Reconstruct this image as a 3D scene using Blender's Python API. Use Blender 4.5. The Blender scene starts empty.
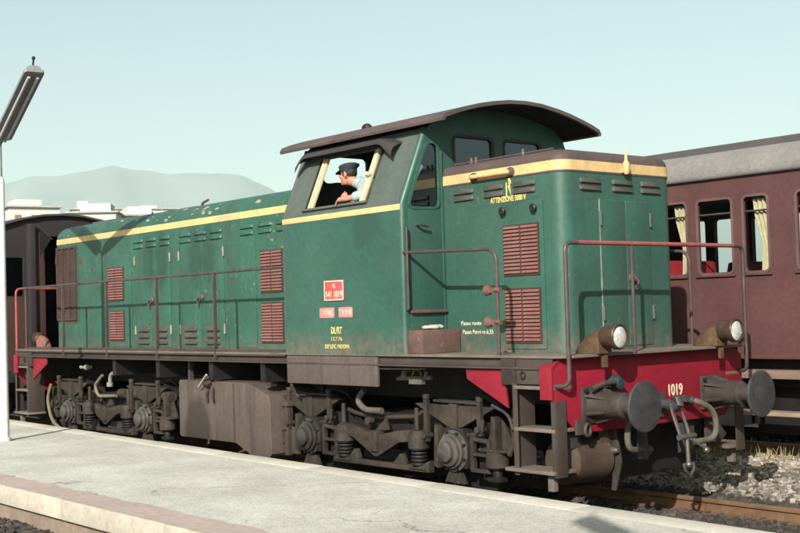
import bpy, bmesh, math, random
from mathutils import Vector, Matrix, noise
from mathutils.geometry import tessellate_polygon
R = math.radians
random.seed(7)
sc = bpy.context.scene
COL = sc.collection
# ------------------------------------------------------------------ camera
CAM = Vector((6.862, -9.291, 1.939)); FPX = 1214.6
yaw, pitch, roll = R(50.47), R(2.15), R(-1.67)
fw = Vector((-math.sin(yaw)*math.cos(pitch), math.cos(yaw)*math.cos(pitch), math.sin(pitch)))
rt = fw.cross(Vector((0, 0, 1))).normalized(); up = rt.cross(fw)
r2 = rt*math.cos(roll)+up*math.sin(roll); u2 = -rt*math.sin(roll)+up*math.cos(roll)
cd = bpy.data.cameras.new('camera'); cam = bpy.data.objects.new('camera', cd); COL.objects.link(cam)
cam.matrix_world = Matrix(((r2.x, u2.x, -fw.x, CAM.x), (r2.y, u2.y, -fw.y, CAM.y), (r2.z, u2.z, -fw.z, CAM.z), (0, 0, 0, 1)))
cd.sensor_width = 36.0; cd.lens = FPX/800*36.0; cd.clip_start = .05; cd.clip_end = 40000
sc.camera = cam
def ray(px, py):
    return fw+r2*((px-400)/FPX)-u2*((py-266.5)/FPX)
def at_dist(px, py, dist):
    d = ray(px, py); return CAM+d*(dist/math.hypot(d.x, d.y))
# ------------------------------------------------------------------ sky, sun, exposure
SUN = Vector((.464, -.70, .455)).normalized()
w = bpy.data.worlds.new('World'); sc.world = w; w.use_nodes = True
nt = w.node_tree; nt.nodes.clear()
sky = nt.nodes.new('ShaderNodeTexSky'); sky.sky_type = 'NISHITA'; sky.sun_disc = False
sky.sun_elevation = math.asin(SUN.z); sky.sun_rotation = math.atan2(SUN.x, SUN.y)
sky.air_density = 1.0; sky.dust_density = 4.0; sky.ozone_density = 1.0; sky.altitude = 50
mixw = nt.nodes.new('ShaderNodeMixRGB'); mixw.blend_type = 'MULTIPLY'; mixw.inputs[0].default_value = 1
mixw.inputs[2].default_value = (1.0, 1.10, 1.02, 1)
bg = nt.nodes.new('ShaderNodeBackground'); bg.inputs[1].default_value = .064
wo = nt.nodes.new('ShaderNodeOutputWorld')
hsv = nt.nodes.new('ShaderNodeHueSaturation'); hsv.inputs['Saturation'].default_value = .72
nt.links.new(sky.outputs[0], hsv.inputs['Color']); nt.links.new(hsv.outputs[0], mixw.inputs[1]); nt.links.new(mixw.outputs[0], bg.inputs[0]); nt.links.new(bg.outputs[0], wo.inputs[0])
sd = bpy.data.lights.new('sun', 'SUN'); sd.energy = 5.0; sd.angle = R(.53); sd.color = (1, .945, .86)
so = bpy.data.objects.new('sun', sd); COL.objects.link(so); so.location = (20, -30, 30)
so.rotation_euler = (-SUN).to_track_quat('-Z', 'Y').to_euler()
sc.view_settings.view_transform = 'Standard'; sc.view_settings.look = 'None'
sc.view_settings.exposure = 1.25; sc.view_settings.gamma = 1
sc.render.engine = 'CYCLES'
sc.cycles.max_bounces = 8; sc.cycles.transparent_max_bounces = 16

# ------------------------------------------------------------------ materials
MATS = {}; ALB = .80    # overall reflectance of the weathered finishes below
def mat(name, base, rough=.6, metal=0., var=.25, vscale=1.5, grime=None, gamt=0., streak=0., chips=None, camt=0., cscale=14., bump=.15, bscale=60., coat=0., spec=.25, low=None, mott=.16):
    if name in MATS: return MATS[name]
    base = tuple(c*ALB for c in base); grime = grime and tuple(c*ALB for c in grime); chips = chips and tuple(c*ALB for c in chips)
    m = bpy.data.materials.new(name); m.use_nodes = True; t = m.node_tree; N = t.nodes; L = t.links
    b = N['Principled BSDF']
    b.inputs['Metallic'].default_value = metal; b.inputs['Specular IOR Level'].default_value = spec
    if coat: b.inputs['Coat Weight'].default_value = coat
    g = N.new('ShaderNodeNewGeometry'); P = g.outputs['Position']
    def nz(scale, detail=5, vec=None, rough_=.6):
        n = N.new('ShaderNodeTexNoise'); n.inputs['Scale'].default_value = scale; n.inputs['Detail'].default_value = detail; n.inputs['Roughness'].default_value = rough_
        L.new(vec or P, n.inputs['Vector']); return n.outputs['Fac']
    def rmp(f, a, c):
        r = N.new('ShaderNodeMapRange'); r.inputs[1].default_value = a; r.inputs[2].default_value = c; L.new(f, r.inputs[0]); return r.outputs[0]
    def mix(f, c1, c2):
        x = N.new('ShaderNodeMixRGB')
        if isinstance(f, (int, float)): x.inputs[0].default_value = f
        else: L.new(f, x.inputs[0])
        for i, c in ((1, c1), (2, c2)):
            if isinstance(c, tuple): x.inputs[i].default_value = (*c[:3], 1)
            else: L.new(c, x.inputs[i])
        return x.outputs[0]
    def mul(f, k):
        x = N.new('ShaderNodeMath'); x.operation = 'MULTIPLY'; L.new(f, x.inputs[0])
        if isinstance(k, (int, float)): x.inputs[1].default_value = k
        else: L.new(k, x.inputs[1])
        return x.outputs[0]
    lo = tuple(c*(1-var) for c in base); hi = tuple(min(1, c*(1+var)) for c in base)
    col = mix(rmp(nz(vscale, 8), .3, .7), lo, hi)
    rg = None
    if grime:
        mp = N.new('ShaderNodeMapping'); L.new(P, mp.inputs[0]); mp.inputs['Scale'].default_value = (5, 5, .35)
        st = rmp(nz(1.2, 6, mp.outputs[0]), .48, .75)
        gn = rmp(nz(.9, 8), .42, .75)
        if gamt: col = mix(mul(gn, gamt), col, grime)
        if streak: col = mix(mul(st, streak), col, grime)
    if chips:
        cn = rmp(nz(cscale, 7, None, .78), .60, .64)
        cl = rmp(nz(.8, 3), .42, .66)
        k = mul(mul(cn, cl), camt); col = mix(k, col, chips)
    if low:                          # rust and dust that eats into the paint along a bottom edge
        z0, z1, lc, la = low
        sx = N.new('ShaderNodeSeparateXYZ'); L.new(P, sx.inputs[0]); zz = rmp(sx.outputs[2], z1, z0)
        k = mul(mul(zz, rmp(nz(7, 7, None, .7), .36, .62)), la); col = mix(k, col, tuple(c*ALB for c in lc))
    if mott:
        q = N.new('ShaderNodeMapRange'); q.inputs[1].default_value = .3; q.inputs[2].default_value = .7; q.inputs[3].default_value = 1-mott; q.inputs[4].default_value = 1+mott; L.new(nz(17, 8, None, .7), q.inputs[0])
        x = N.new('ShaderNodeMixRGB'); x.blend_type = 'MULTIPLY'; x.inputs[0].default_value = 1; L.new(col, x.inputs[1]); L.new(q.outputs[0], x.inputs[2]); col = x.outputs[0]
    L.new(col, b.inputs['Base Color'])
    rr = N.new('ShaderNodeMapRange'); L.new(nz(3.0, 6), rr.inputs[0]); rr.inputs[1].default_value = .3; rr.inputs[2].default_value = .7
    rr.inputs[3].default_value = max(.03, rough-.12); rr.inputs[4].default_value = min(1, rough+.12); L.new(rr.outputs[0], b.inputs['Roughness'])
    if bump:
        bp = N.new('ShaderNodeBump'); bp.inputs['Strength'].default_value = bump; bp.inputs['Distance'].default_value = .01
        L.new(nz(bscale, 4), bp.inputs['Height']); L.new(bp.outputs[0], b.inputs['Normal'])
    MATS[name] = m; return m
def glass(name, tint=(.6, .68, .7), ior=.045, rough=.02):
    m = bpy.data.materials.new(name); m.use_nodes = True; t = m.node_tree; N = t.nodes; L = t.links
    N.remove(N['Principled BSDF'])
    tr = N.new('ShaderNodeBsdfTransparent'); tr.inputs[0].default_value = (*tint, 1)
    gl = N.new('ShaderNodeBsdfGlossy'); gl.inputs['Roughness'].default_value = rough; gl.inputs[0].default_value = (.9, .95, 1, 1)
    fr = N.new('ShaderNodeLayerWeight'); fr.inputs[0].default_value = .5
    pw = N.new('ShaderNodeMath'); pw.operation = 'POWER'; pw.inputs[1].default_value = 4; L.new(fr.outputs['Facing'], pw.inputs[0])
    a = N.new('ShaderNodeMath'); a.operation = 'MULTIPLY_ADD'; a.inputs[1].default_value = .7; a.inputs[2].default_value = ior; L.new(pw.outputs[0], a.inputs[0])
    mx = N.new('ShaderNodeMixShader'); L.new(a.outputs[0], mx.inputs[0]); L.new(tr.outputs[0], mx.inputs[1]); L.new(gl.outputs[0], mx.inputs[2])
    L.new(mx.outputs[0], N['Material Output'].inputs[0]); return m
GREEN = mat('green_paint', (.026, .080, .062), .42, spec=.3, var=.18, vscale=1.1, grime=(.045, .066, .054), gamt=.4, streak=.45, chips=(.17, .12, .095), camt=.5, bump=.12, bscale=9, low=(1.48, 1.80, (.15, .095, .08), .8))
GREENR = mat('rear_green_paint', (.025, .088, .062), .45, spec=.3, var=.18, vscale=1.3, grime=(.035, .05, .04), gamt=.3, streak=.85, chips=(.30, .22, .19), camt=.9, bump=.12, bscale=9, low=(1.48, 1.72, (.11, .085, .07), .8))
GREENU = mat('sooty_green_paint', (.066, .084, .075), .6, var=.2, vscale=1.8, grime=(.062, .060, .058), gamt=.5, streak=.4, chips=(.06, .05, .045), camt=.6, cscale=6, bump=.12, bscale=9)
YEL = mat('yellow_stripe_paint', (.55, .385, .175), .5, var=.1, vscale=3, grime=(.30, .22, .12), gamt=.3, streak=.45, chips=(.2, .12, .08), camt=.7)
YELD = mat('dirty_yellow_paint', (.085, .05, .028), .6, var=.4, vscale=9, grime=(.04, .025, .02), gamt=.8, chips=(.30, .18, .03), camt=1, cscale=5, mott=.3)
CREAM = mat('cream_paint', (.50, .425, .265), .5, var=.08, vscale=6)
RED = mat('red_paint', (.195, .007, .020), .5, var=.12, vscale=2, grime=(.12, .02, .02), gamt=.25, streak=.3, chips=(.10, .05, .04), camt=.7, bump=.08)
PINK = mat('faded_red_oxide', (.165, .068, .058), .7, var=.2, vscale=5, grime=(.13, .09, .075), gamt=.6, streak=.2)
RAILRED = mat('red_handrail_paint', (.26, .06, .06), .5, var=.25, vscale=7, grime=(.12, .08, .07), gamt=.5)
RUSTRED = mat('worn_step_paint', (.12, .055, .046), .75, var=.3, vscale=4, grime=(.06, .072, .06), gamt=.9, streak=.3, chips=(.3, .25, .2), camt=.8)
ROOFB = mat('roof_grey_brown', (.078, .056, .053), .65, var=.22, vscale=2, grime=(.045, .036, .036), gamt=.5, streak=.2)
FRAME = mat('frame_grey', (.050, .038, .033), .75, var=.25, vscale=2.5, grime=(.028, .022, .02), gamt=.6, streak=.5, chips=(.18, .09, .05), camt=.4)
SKIRT = mat('skirt_grey', (.085, .066, .060), .5, var=.15, vscale=1.5, grime=(.042, .032, .03), gamt=.4, streak=.75)
DECK = mat('deck_plate', (.12, .098, .084), .8, var=.25, vscale=3, grime=(.10, .08, .07), gamt=.6)
BOGIE = mat('bogie_grime', (.036, .028, .0225), .72, var=.45, vscale=5, grime=(.012, .010, .009), gamt=.8, streak=.3, chips=(.11, .08, .055), camt=.8, cscale=9, bump=.5, bscale=40, mott=.3)
BOGIED = mat('oily_black', (.012, .0105, .0105), .55, var=.35, vscale=5, bump=.4, bscale=40)
STEEL = mat('worn_axle_steel', (.18, .165, .155), .35, metal=.7, var=.35, vscale=8, grime=(.025, .021, .019), gamt=.9)
BUFF = mat('buffer_steel', (.042, .042, .045), .5, metal=.2, var=.35, vscale=6, grime=(.05, .05, .055), gamt=.8, bump=.2)
BUFB = mat('buffer_barrel', (.042, .034, .032), .6, var=.35, vscale=5, grime=(.02, .017, .017), gamt=.7, chips=(.10, .06, .04), camt=.6, cscale=8)
TANK = mat('tank_brown_grey', (.085, .064, .055), .5, var=.15, vscale=1.2, grime=(.032, .026, .024), gamt=.45, streak=.75)
RUBBER = mat('hose_rubber', (.085, .075, .058), .7, var=.25, vscale=8)
TUBE = mat('handrail_tube', (.062, .043, .041), .45, var=.3, vscale=8, grime=(.05, .04, .04), gamt=.5)
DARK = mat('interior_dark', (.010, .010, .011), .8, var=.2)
GRILLE = mat('engine_grille', (.06, .035, .03), .8, var=.3, vscale=4, grime=(.03, .02, .02), gamt=.5)
WHITEL = mat('cream_lettering', (.50, .45, .33), .6, var=.06)
YELL = mat('yellow_lettering', (.46, .385, .13), .6, var=.12, vscale=12)
CHROME = mat('reflector', (.9, .9, .88), .12, metal=1., var=.03, bump=0)
BROWN = mat('coach_brown', (.082, .037, .037), .5, var=.14, vscale=1.2, grime=(.062, .033, .032), gamt=.5, streak=.4, bump=.1, bscale=12)
SILV = mat('coach_roof_grey', (.155, .15, .145), .65, var=.15, vscale=1.5, grime=(.16, .14, .13), gamt=.5, streak=.3)
ROOFD = mat('coach_roof_dark', (.062, .054, .053), .8, var=.2)
VANB = mat('van_end_brown', (.020, .0155, .017), .75, var=.2, vscale=2, grime=(.03, .026, .028), gamt=.7, streak=.4)
VANR = mat('van_end_red_brown', (.046, .021, .019), .7, var=.2, vscale=2, grime=(.06, .035, .03), gamt=.6, streak=.3)
CURT = mat('curtain_cloth', (.42, .37, .235), .9, var=.15, vscale=9)
SEAT = mat('red_seat', (.30, .02, .03), .7, var=.15)
WOODI = mat('coach_interior', (.13, .10, .075), .7, var=.15)
POLEW = mat('white_pole_paint', (.58, .575, .54), .45, var=.05, vscale=5, grime=(.5, .48, .42), gamt=.3, streak=.3)
LAMPG = mat('lamp_housing', (.20, .20, .205), .5, metal=.2, var=.15, vscale=4)
LAMPD = mat('lamp_diffuser', (.45, .46, .46), .3, var=.08)
WALLW = mat('white_render_wall', (.47, .47, .445), .8, var=.05, vscale=.3, grime=(.36, .35, .33), gamt=.3)
SLABG = mat('roof_slab_grey', (.30, .30, .29), .8)
SHUT = mat('shutter_brown', (.22, .13, .10), .7)
GLASS = glass('window_glass', (.50, .58, .62), .09)
GLASSC = glass('clear_window_glass', (.94, .95, .95))
LENSM = mat('ribbed_lamp_glass', (.42, .44, .42), .12, spec=.6, var=.3, vscale=30, bump=.3, bscale=90)
SKIN = mat('skin', (.36, .17, .115), .55, var=.08, vscale=10, bump=.05)
SHIRT = mat('pale_blue_shirt', (.25, .305, .31), .85, var=.1, vscale=8, bump=.3, bscale=25)
NAVY = mat('navy_cap', (.022, .025, .034), .75, var=.2, vscale=10)
TROU = mat('dark_trousers', (.03, .032, .045), .85)
HAIR = mat('dark_hair', (.02, .015, .012), .7)
RAG = mat('white_rag', (.34, .33, .30), .9, var=.15, vscale=20)

# ------------------------------------------------------------------ mesh helpers
class MB:
    def __init__(s): s.v = []; s.f = []
    def add(s, vs, fs):
        o = len(s.v); s.v += [Vector(v) for v in vs]; s.f += [tuple(i+o for i in f) for f in fs]; return s
    def box(s, x0, x1, y0, y1, z0, z1):
        return s.add([(x, y, z) for z in (z0, z1) for y in (y0, y1) for x in (x0, x1)],
                     [(0, 2, 3, 1), (4, 5, 7, 6), (0, 1, 5, 4), (2, 6, 7, 3), (0, 4, 6, 2), (1, 3, 7, 5)])
    def loft(s, rings, caps=True, closed=True):
        n = len(rings[0]); o = len(s.v)
        for r in rings: s.v += [Vector(p) for p in r]
        m = n if closed else n-1
        for k in range(len(rings)-1):
            for i in range(m):
                j = (i+1) % n; a = o+k*n; s.f.append((a+i, a+j, a+n+j, a+n+i))
        if caps and closed:
            s.f.append(tuple(o+i for i in range(n))[::-1]); e = o+(len(rings)-1)*n; s.f.append(tuple(e+i for i in range(n)))
        return s
    def cyl(s, p0, p1, r0, r1=None, n=14, caps=True):
        r1 = r0 if r1 is None else r1
        return s.revolve(p0, p1, [(0, r0), (1, r1)], n, caps)
    def revolve(s, p0, p1, prof, n=20, caps=True):
        p0, p1 = Vector(p0), Vector(p1); d = p1-p0; q = d.to_track_quat('Z', 'Y')
        rings = []
        for t, r in prof:
            c = p0+d*t; rings.append([c+q @ Vector((r*math.cos(a), r*math.sin(a), 0)) for a in [2*math.pi*i/n for i in range(n)]])
        return s.loft(rings, caps)
    def tube(s, pts, r, n=8, caps=True):
        pts = [Vector(p) for p in pts]; rings = []; pv = None
        for i, p in enumerate(pts):
            d = (pts[min(i+1, len(pts)-1)]-pts[max(i-1, 0)]).normalized()
            if pv is None: u = d.orthogonal().normalized()
            else: u = (pv-d*pv.dot(d)).normalized()
            pv = u; v = d.cross(u); rr = r[i] if isinstance(r, (list, tuple)) else r
            rings.append([p+(u*math.cos(a)+v*math.sin(a))*rr for a in [2*math.pi*k/n for k in range(n)]])
        return s.loft(rings, caps)
    def prism(s, poly, plane, a0, a1, holes=()):
        f = {'xz': lambda u, v, d: (u, d, v), 'yz': lambda u, v, d: (d, u, v), 'xy': lambda u, v, d: (u, v, d)}[plane]
        return s.panel([poly, *holes], lambda u, v, d: f(u, v, a0 if d == 0 else a1))
    def panel(s, loops, fn):
        loops = [list(l) for l in loops]; flat = [q for l in loops for q in l]; n = len(flat)
        tris = tessellate_polygon([[Vector((u, v, 0)) for u, v in l] for l in loops])
        vs = [fn(u, v, 0) for u, v in flat]+[fn(u, v, 1) for u, v in flat]
        fs = [tuple(t) for t in tris]+[tuple(i+n for i in t)[::-1] for t in tris]
        o = 0
        for l in loops:
            k = len(l)
            for i in range(k):
                a, b = o+i, o+(i+1) % k; fs.append((a, b, b+n, a+n))
            o += k
        return s.add(vs, fs)
    def sphere(s, c, r, n=12, m=8, sq=(1, 1, 1)):
        c = Vector(c); rings = []
        for k in range(1, m):
            th = math.pi*k/m
            rings.append([c+Vector((r*sq[0]*math.sin(th)*math.cos(2*math.pi*i/n), r*sq[1]*math.sin(th)*math.sin(2*math.pi*i/n), -r*sq[2]*math.cos(th))) for i in range(n)])
        o = len(s.v); s.loft(rings, False); b = len(s.v)
        s.v += [c-Vector((0, 0, r*sq[2])), c+Vector((0, 0, r*sq[2]))]
        e = o+(m-2)*n
        for i in range(n):
            s.f.append((b, o+(i+1) % n, o+i)); s.f.append((b+1, e+i, e+(i+1) % n))
        return s
    def ring(s, c, axis, rad, r, n=20, m=8):
        c = Vector(c); q = Vector(axis).to_track_quat('Z', 'Y'); rings = []
        for i in range(n):
            a = 2*math.pi*i/n; e = Vector((math.cos(a), math.sin(a), 0))
            rings.append([c+q @ (e*(rad+r*math.cos(b))+Vector((0, 0, r*math.sin(b)))) for b in [2*math.pi*k/m for k in range(m)]])
        rings.append(rings[0]); return s.loft(rings, False)
    def build(s, name, material, parent=None, bevel=0, smooth=35, seg=2, label=None):
        me = bpy.data.meshes.new(name)
        lo = [min(v[i] for v in s.v) for i in range(3)]; hi = [max(v[i] for v in s.v) for i in range(3)]
        c = Vector([(a+b)/2 for a, b in zip(lo, hi)])
        if parent is None: c.z = lo[2]
        me.from_pydata([v-c for v in s.v], [], s.f)
        bm = bmesh.new(); bm.from_mesh(me)
        bmesh.ops.recalc_face_normals(bm, faces=bm.faces)
        if bevel:
            bmesh.ops.remove_doubles(bm, verts=bm.verts, dist=1e-5)
            es = [e for e in bm.edges if len(e.link_faces) == 2 and e.calc_face_angle(0) > R(30)]
            bmesh.ops.bevel(bm, geom=es, offset=bevel, segments=seg, affect='EDGES', profile=.6, clamp_overlap=True)
        bm.to_mesh(me); bm.free()
        if smooth:
            me.polygons.foreach_set('use_smooth', [True]*len(me.polygons)); me.set_sharp_from_angle(angle=R(smooth))
        return put(name, me, material, parent, c, label)
ORG = {}
def put(name, me, material, parent, world, label=None):
    o = bpy.data.objects.new(name, me); COL.objects.link(o)
    if material and not me.materials: me.materials.append(material)
    pw = ORG[parent.name] if parent else Vector((0, 0, 0))
    o.parent = parent; o.location = Vector(world)-pw; ORG[o.name] = Vector(world)
    if label: o['label'] = label
    return o
def again(o, d, parent=None):       # a copy of an alike piece moved by d, mesh shared
    c = o.copy(); COL.objects.link(c); p = parent or o.parent; c.parent = p
    wl = ORG[o.name]+Vector(d); c.location = wl-(ORG[p.name] if p else Vector()); ORG[c.name] = wl
    return c
def thing(name, loc, label, cat, group=None):
    o = bpy.data.objects.new(name, None); COL.objects.link(o); o.location = loc; ORG[o.name] = Vector(loc); o.empty_display_size = .2
    tag(o, label, cat, group); return o
def tag(o, label=None, cat=None, group=None, kind=None):
    for k, v in (('label', label), ('category', cat), ('group', group), ('kind', kind)):
        if v: o[k] = v
    return o
def setting(name, loc):
    o = bpy.data.objects.new(name, None); COL.objects.link(o); o.location = loc; ORG[o.name] = Vector(loc); o['kind'] = 'structure'; return o
def rrect(u0, v0, u1, v1, r, n=5):
    out = []
    for cx, cy, a0 in ((u1-r, v1-r, 0), (u0+r, v1-r, 90), (u0+r, v0+r, 180), (u1-r, v0+r, 270)):
        for i in range(n+1):
            a = R(a0+90*i/n); out.append((cx+r*math.cos(a), cy+r*math.sin(a)))
    return out
def rquad(pts, r, n=5):             # rounded polygon
    out = []
    for i, p in enumerate(pts):
        p = Vector(p); a = Vector(pts[i-1]); b = Vector(pts[(i+1) % len(pts)])
        da = (a-p).normalized(); db = (b-p).normalized(); s = p+da*r; e = p+db*r
        for k in range(n+1):
            t = k/n; out.append(tuple(s*(1-t)**2+p*2*t*(1-t)+e*t*t))
    return out
def bend(pts, r=.1, n=6):           # polyline with rounded bends
    pts = [Vector(p) for p in pts]; out = [pts[0]]
    for i in range(1, len(pts)-1):
        p = pts[i]; a = (pts[i-1]-p); b = (pts[i+1]-p); rr = min(r, a.length*.49, b.length*.49)
        s = p+a.normalized()*rr; e = p+b.normalized()*rr
        for k in range(n+1):
            t = k/n; out.append(s*(1-t)**2+p*2*t*(1-t)+e*t*t)
    out.append(pts[-1]); return out
def text(body, size, origin, ux, uy, material, parent, name='lettering', wide=None, thick=.002, align='CENTER', label=None, bold=0):
    cu = bpy.data.curves.new('t', 'FONT'); cu.body = body; cu.size = size; cu.align_x = align; cu.extrude = thick; cu.resolution_u = 3; cu.offset = bold
    to = bpy.data.objects.new('t', cu); COL.objects.link(to)
    dg = bpy.context.evaluated_depsgraph_get(); ev = to.evaluated_get(dg); me = bpy.data.meshes.new_from_object(ev)
    bpy.data.objects.remove(to); ux = Vector(ux); uy = Vector(uy); un = ux.cross(uy)
    xs = [v.co.x for v in me.vertices]; k = wide/(max(xs)-min(xs)) if wide else 1
    for v in me.vertices: v.co = ux*v.co.x*k+uy*v.co.y+un*v.co.z
    me.materials.clear()
    return put(name, me, material, parent, origin, label)

# ------------------------------------------------------------------ ground materials
def ballast_mat(name, cols, island):
    m = bpy.data.materials.new(name); m.use_nodes = True; t = m.node_tree; N = t.nodes; L = t.links; b = N['Principled BSDF']
    g = N.new('ShaderNodeNewGeometry'); cr = N.new('ShaderNodeValToRGB')
    while len(cr.color_ramp.elements) < len(cols): cr.color_ramp.elements.new(.5)
    for i, c in enumerate(cols): e = cr.color_ramp.elements[i]; e.position = i/(len(cols)-1); e.color = (*c, 1)
    if island: L.new(g.outputs['Random Per Island'], cr.inputs[0])
    else:
        vo = N.new('ShaderNodeTexVoronoi'); vo.inputs['Scale'].default_value = 24; L.new(g.outputs['Position'], vo.inputs['Vector'])
        sp = N.new('ShaderNodeSeparateColor'); L.new(vo.outputs['Color'], sp.inputs[0]); L.new(sp.outputs[0], cr.inputs[0])
        bp = N.new('ShaderNodeBump'); bp.inputs['Strength'].default_value = .9; bp.inputs['Distance'].default_value = .03
        inv = N.new('ShaderNodeMath'); inv.operation = 'SUBTRACT'; inv.inputs[0].default_value = 1; L.new(vo.outputs['Distance'], inv.inputs[1])
        L.new(inv.outputs[0], bp.inputs['Height']); L.new(bp.outputs[0], b.inputs['Normal'])
    n = N.new('ShaderNodeTexNoise'); n.inputs['Scale'].default_value = .9; n.inputs['Detail'].default_value = 6; L.new(g.outputs['Position'], n.inputs['Vector'])
    mr = N.new('ShaderNodeMapRange'); mr.inputs[1].default_value = .35; mr.inputs[2].default_value = .7; mr.inputs[3].default_value = .55; mr.inputs[4].default_value = 1.15; L.new(n.outputs[0], mr.inputs[0])
    mx = N.new('ShaderNodeMixRGB'); mx.blend_type = 'MULTIPLY'; mx.inputs[0].default_value = 1; L.new(cr.outputs[0], mx.inputs[1]); L.new(mr.outputs[0], mx.inputs[2])
    L.new(mx.outputs[0], b.inputs['Base Color']); b.inputs['Roughness'].default_value = .92
    return m
BAL = ballast_mat('ballast_bed_gravel', [(.03, .023, .019), (.06, .05, .042), (.11, .095, .08), (.045, .035, .03)], False)
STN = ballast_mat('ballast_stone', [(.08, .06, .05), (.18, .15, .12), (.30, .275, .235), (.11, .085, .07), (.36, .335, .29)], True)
STD = ballast_mat('ballast_stone_dark', [(.013, .009, .008), (.028, .021, .018), (.06, .048, .041), (.018, .013, .012)], True)  # dark stone colours: painted shade under the locomotive, and the dark corner ballast
PLAT = mat('platform_concrete', (.47, .46, .415), .9, var=.14, vscale=1.6, grime=(.30, .28, .245), gamt=.6, chips=(.24, .22, .19), camt=.6, cscale=16, bump=.35, bscale=22)
def paving_cracks(m, scale=.42, dark=(.13, .12, .105)):
    t = m.node_tree; N = t.nodes; L = t.links; b = N['Principled BSDF']; src = b.inputs['Base Color'].links[0].from_socket
    g = N.new('ShaderNodeNewGeometry'); n = N.new('ShaderNodeTexNoise'); n.inputs['Scale'].default_value = 2.2; n.inputs['Detail'].default_value = 6; L.new(g.outputs['Position'], n.inputs['Vector'])
    v1 = N.new('ShaderNodeVectorMath'); v1.operation = 'SCALE'; v1.inputs['Scale'].default_value = .9; L.new(n.outputs['Color'], v1.inputs[0])
    v2 = N.new('ShaderNodeVectorMath'); v2.operation = 'ADD'; L.new(g.outputs['Position'], v2.inputs[0]); L.new(v1.outputs[0], v2.inputs[1])
    vo = N.new('ShaderNodeTexVoronoi'); vo.feature = 'DISTANCE_TO_EDGE'; vo.inputs['Scale'].default_value = scale; L.new(v2.outputs[0], vo.inputs['Vector'])
    r = N.new('ShaderNodeMapRange'); r.inputs[1].default_value = 0; r.inputs[2].default_value = .010; r.inputs[3].default_value = 1; r.inputs[4].default_value = 0; L.new(vo.outputs['Distance'], r.inputs[0])
    n2 = N.new('ShaderNodeTexNoise'); n2.inputs['Scale'].default_value = 1.1; n2.inputs['Detail'].default_value = 3; L.new(g.outputs['Position'], n2.inputs['Vector'])
    r2_ = N.new('ShaderNodeMapRange'); r2_.inputs[1].default_value = .45; r2_.inputs[2].default_value = .6; L.new(n2.outputs['Fac'], r2_.inputs[0])
    k = N.new('ShaderNodeMath'); k.operation = 'MULTIPLY'; L.new(r.outputs[0], k.inputs[0]); L.new(r2_.outputs[0], k.inputs[1])
    # fine aggregate speckle
    n3 = N.new('ShaderNodeTexNoise'); n3.inputs['Scale'].default_value = 55; n3.inputs['Detail'].default_value = 3; L.new(g.outputs['Position'], n3.inputs['Vector'])
    r3 = N.new('ShaderNodeMapRange'); r3.inputs[1].default_value = .3; r3.inputs[2].default_value = .7; r3.inputs[3].default_value = .74; r3.inputs[4].default_value = 1.18; L.new(n3.outputs['Fac'], r3.inputs[0])
    mm = N.new('ShaderNodeMixRGB'); mm.blend_type = 'MULTIPLY'; mm.inputs[0].default_value = 1; L.new(src, mm.inputs[1]); L.new(r3.outputs[0], mm.inputs[2])
    mc = N.new('ShaderNodeMixRGB'); L.new(k.outputs[0], mc.inputs[0]); L.new(mm.outputs[0], mc.inputs[1]); mc.inputs[2].default_value = (*dark, 1); L.new(mc.outputs[0], b.inputs['Base Color'])
paving_cracks(PLAT)
KERB = mat('kerb_stone_face', (.40, .365, .31), .85, var=.12, vscale=2.5, grime=(.28, .24, .20), gamt=.45, streak=.3, chips=(.14, .11, .09), camt=.9, cscale=7, bump=.4, bscale=18)
KERBT = mat('platform_edge_stone', (.455, .435, .375), .85, var=.09, vscale=2, grime=(.45, .41, .35), gamt=.4, bump=.3, bscale=25)
KERBP = mat('pinkish_kerb_border', (.37, .295, .265), .9, var=.1, vscale=2, grime=(.36, .31, .28), gamt=.5, bump=.35, bscale=25)
WALLT = mat('platform_wall_tan', (.20, .155, .12), .9, var=.2, vscale=3, grime=(.16, .12, .09), gamt=.6, bump=.5, bscale=20)
RUSTR = mat('rusty_rail', (.125, .07, .038), .8, var=.35, vscale=6, grime=(.09, .05, .03), gamt=.5, bump=.3)
RAILT = mat('rail_head', (.30, .22, .15), .4, metal=.5, var=.2, vscale=6)
SLEEP = mat('sleeper_wood', (.10, .075, .06), .9, var=.3, vscale=6, bump=.5, bscale=30)
EARTH = mat('far_ground', (.16, .15, .10), .95, var=.3, vscale=.02)

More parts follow.
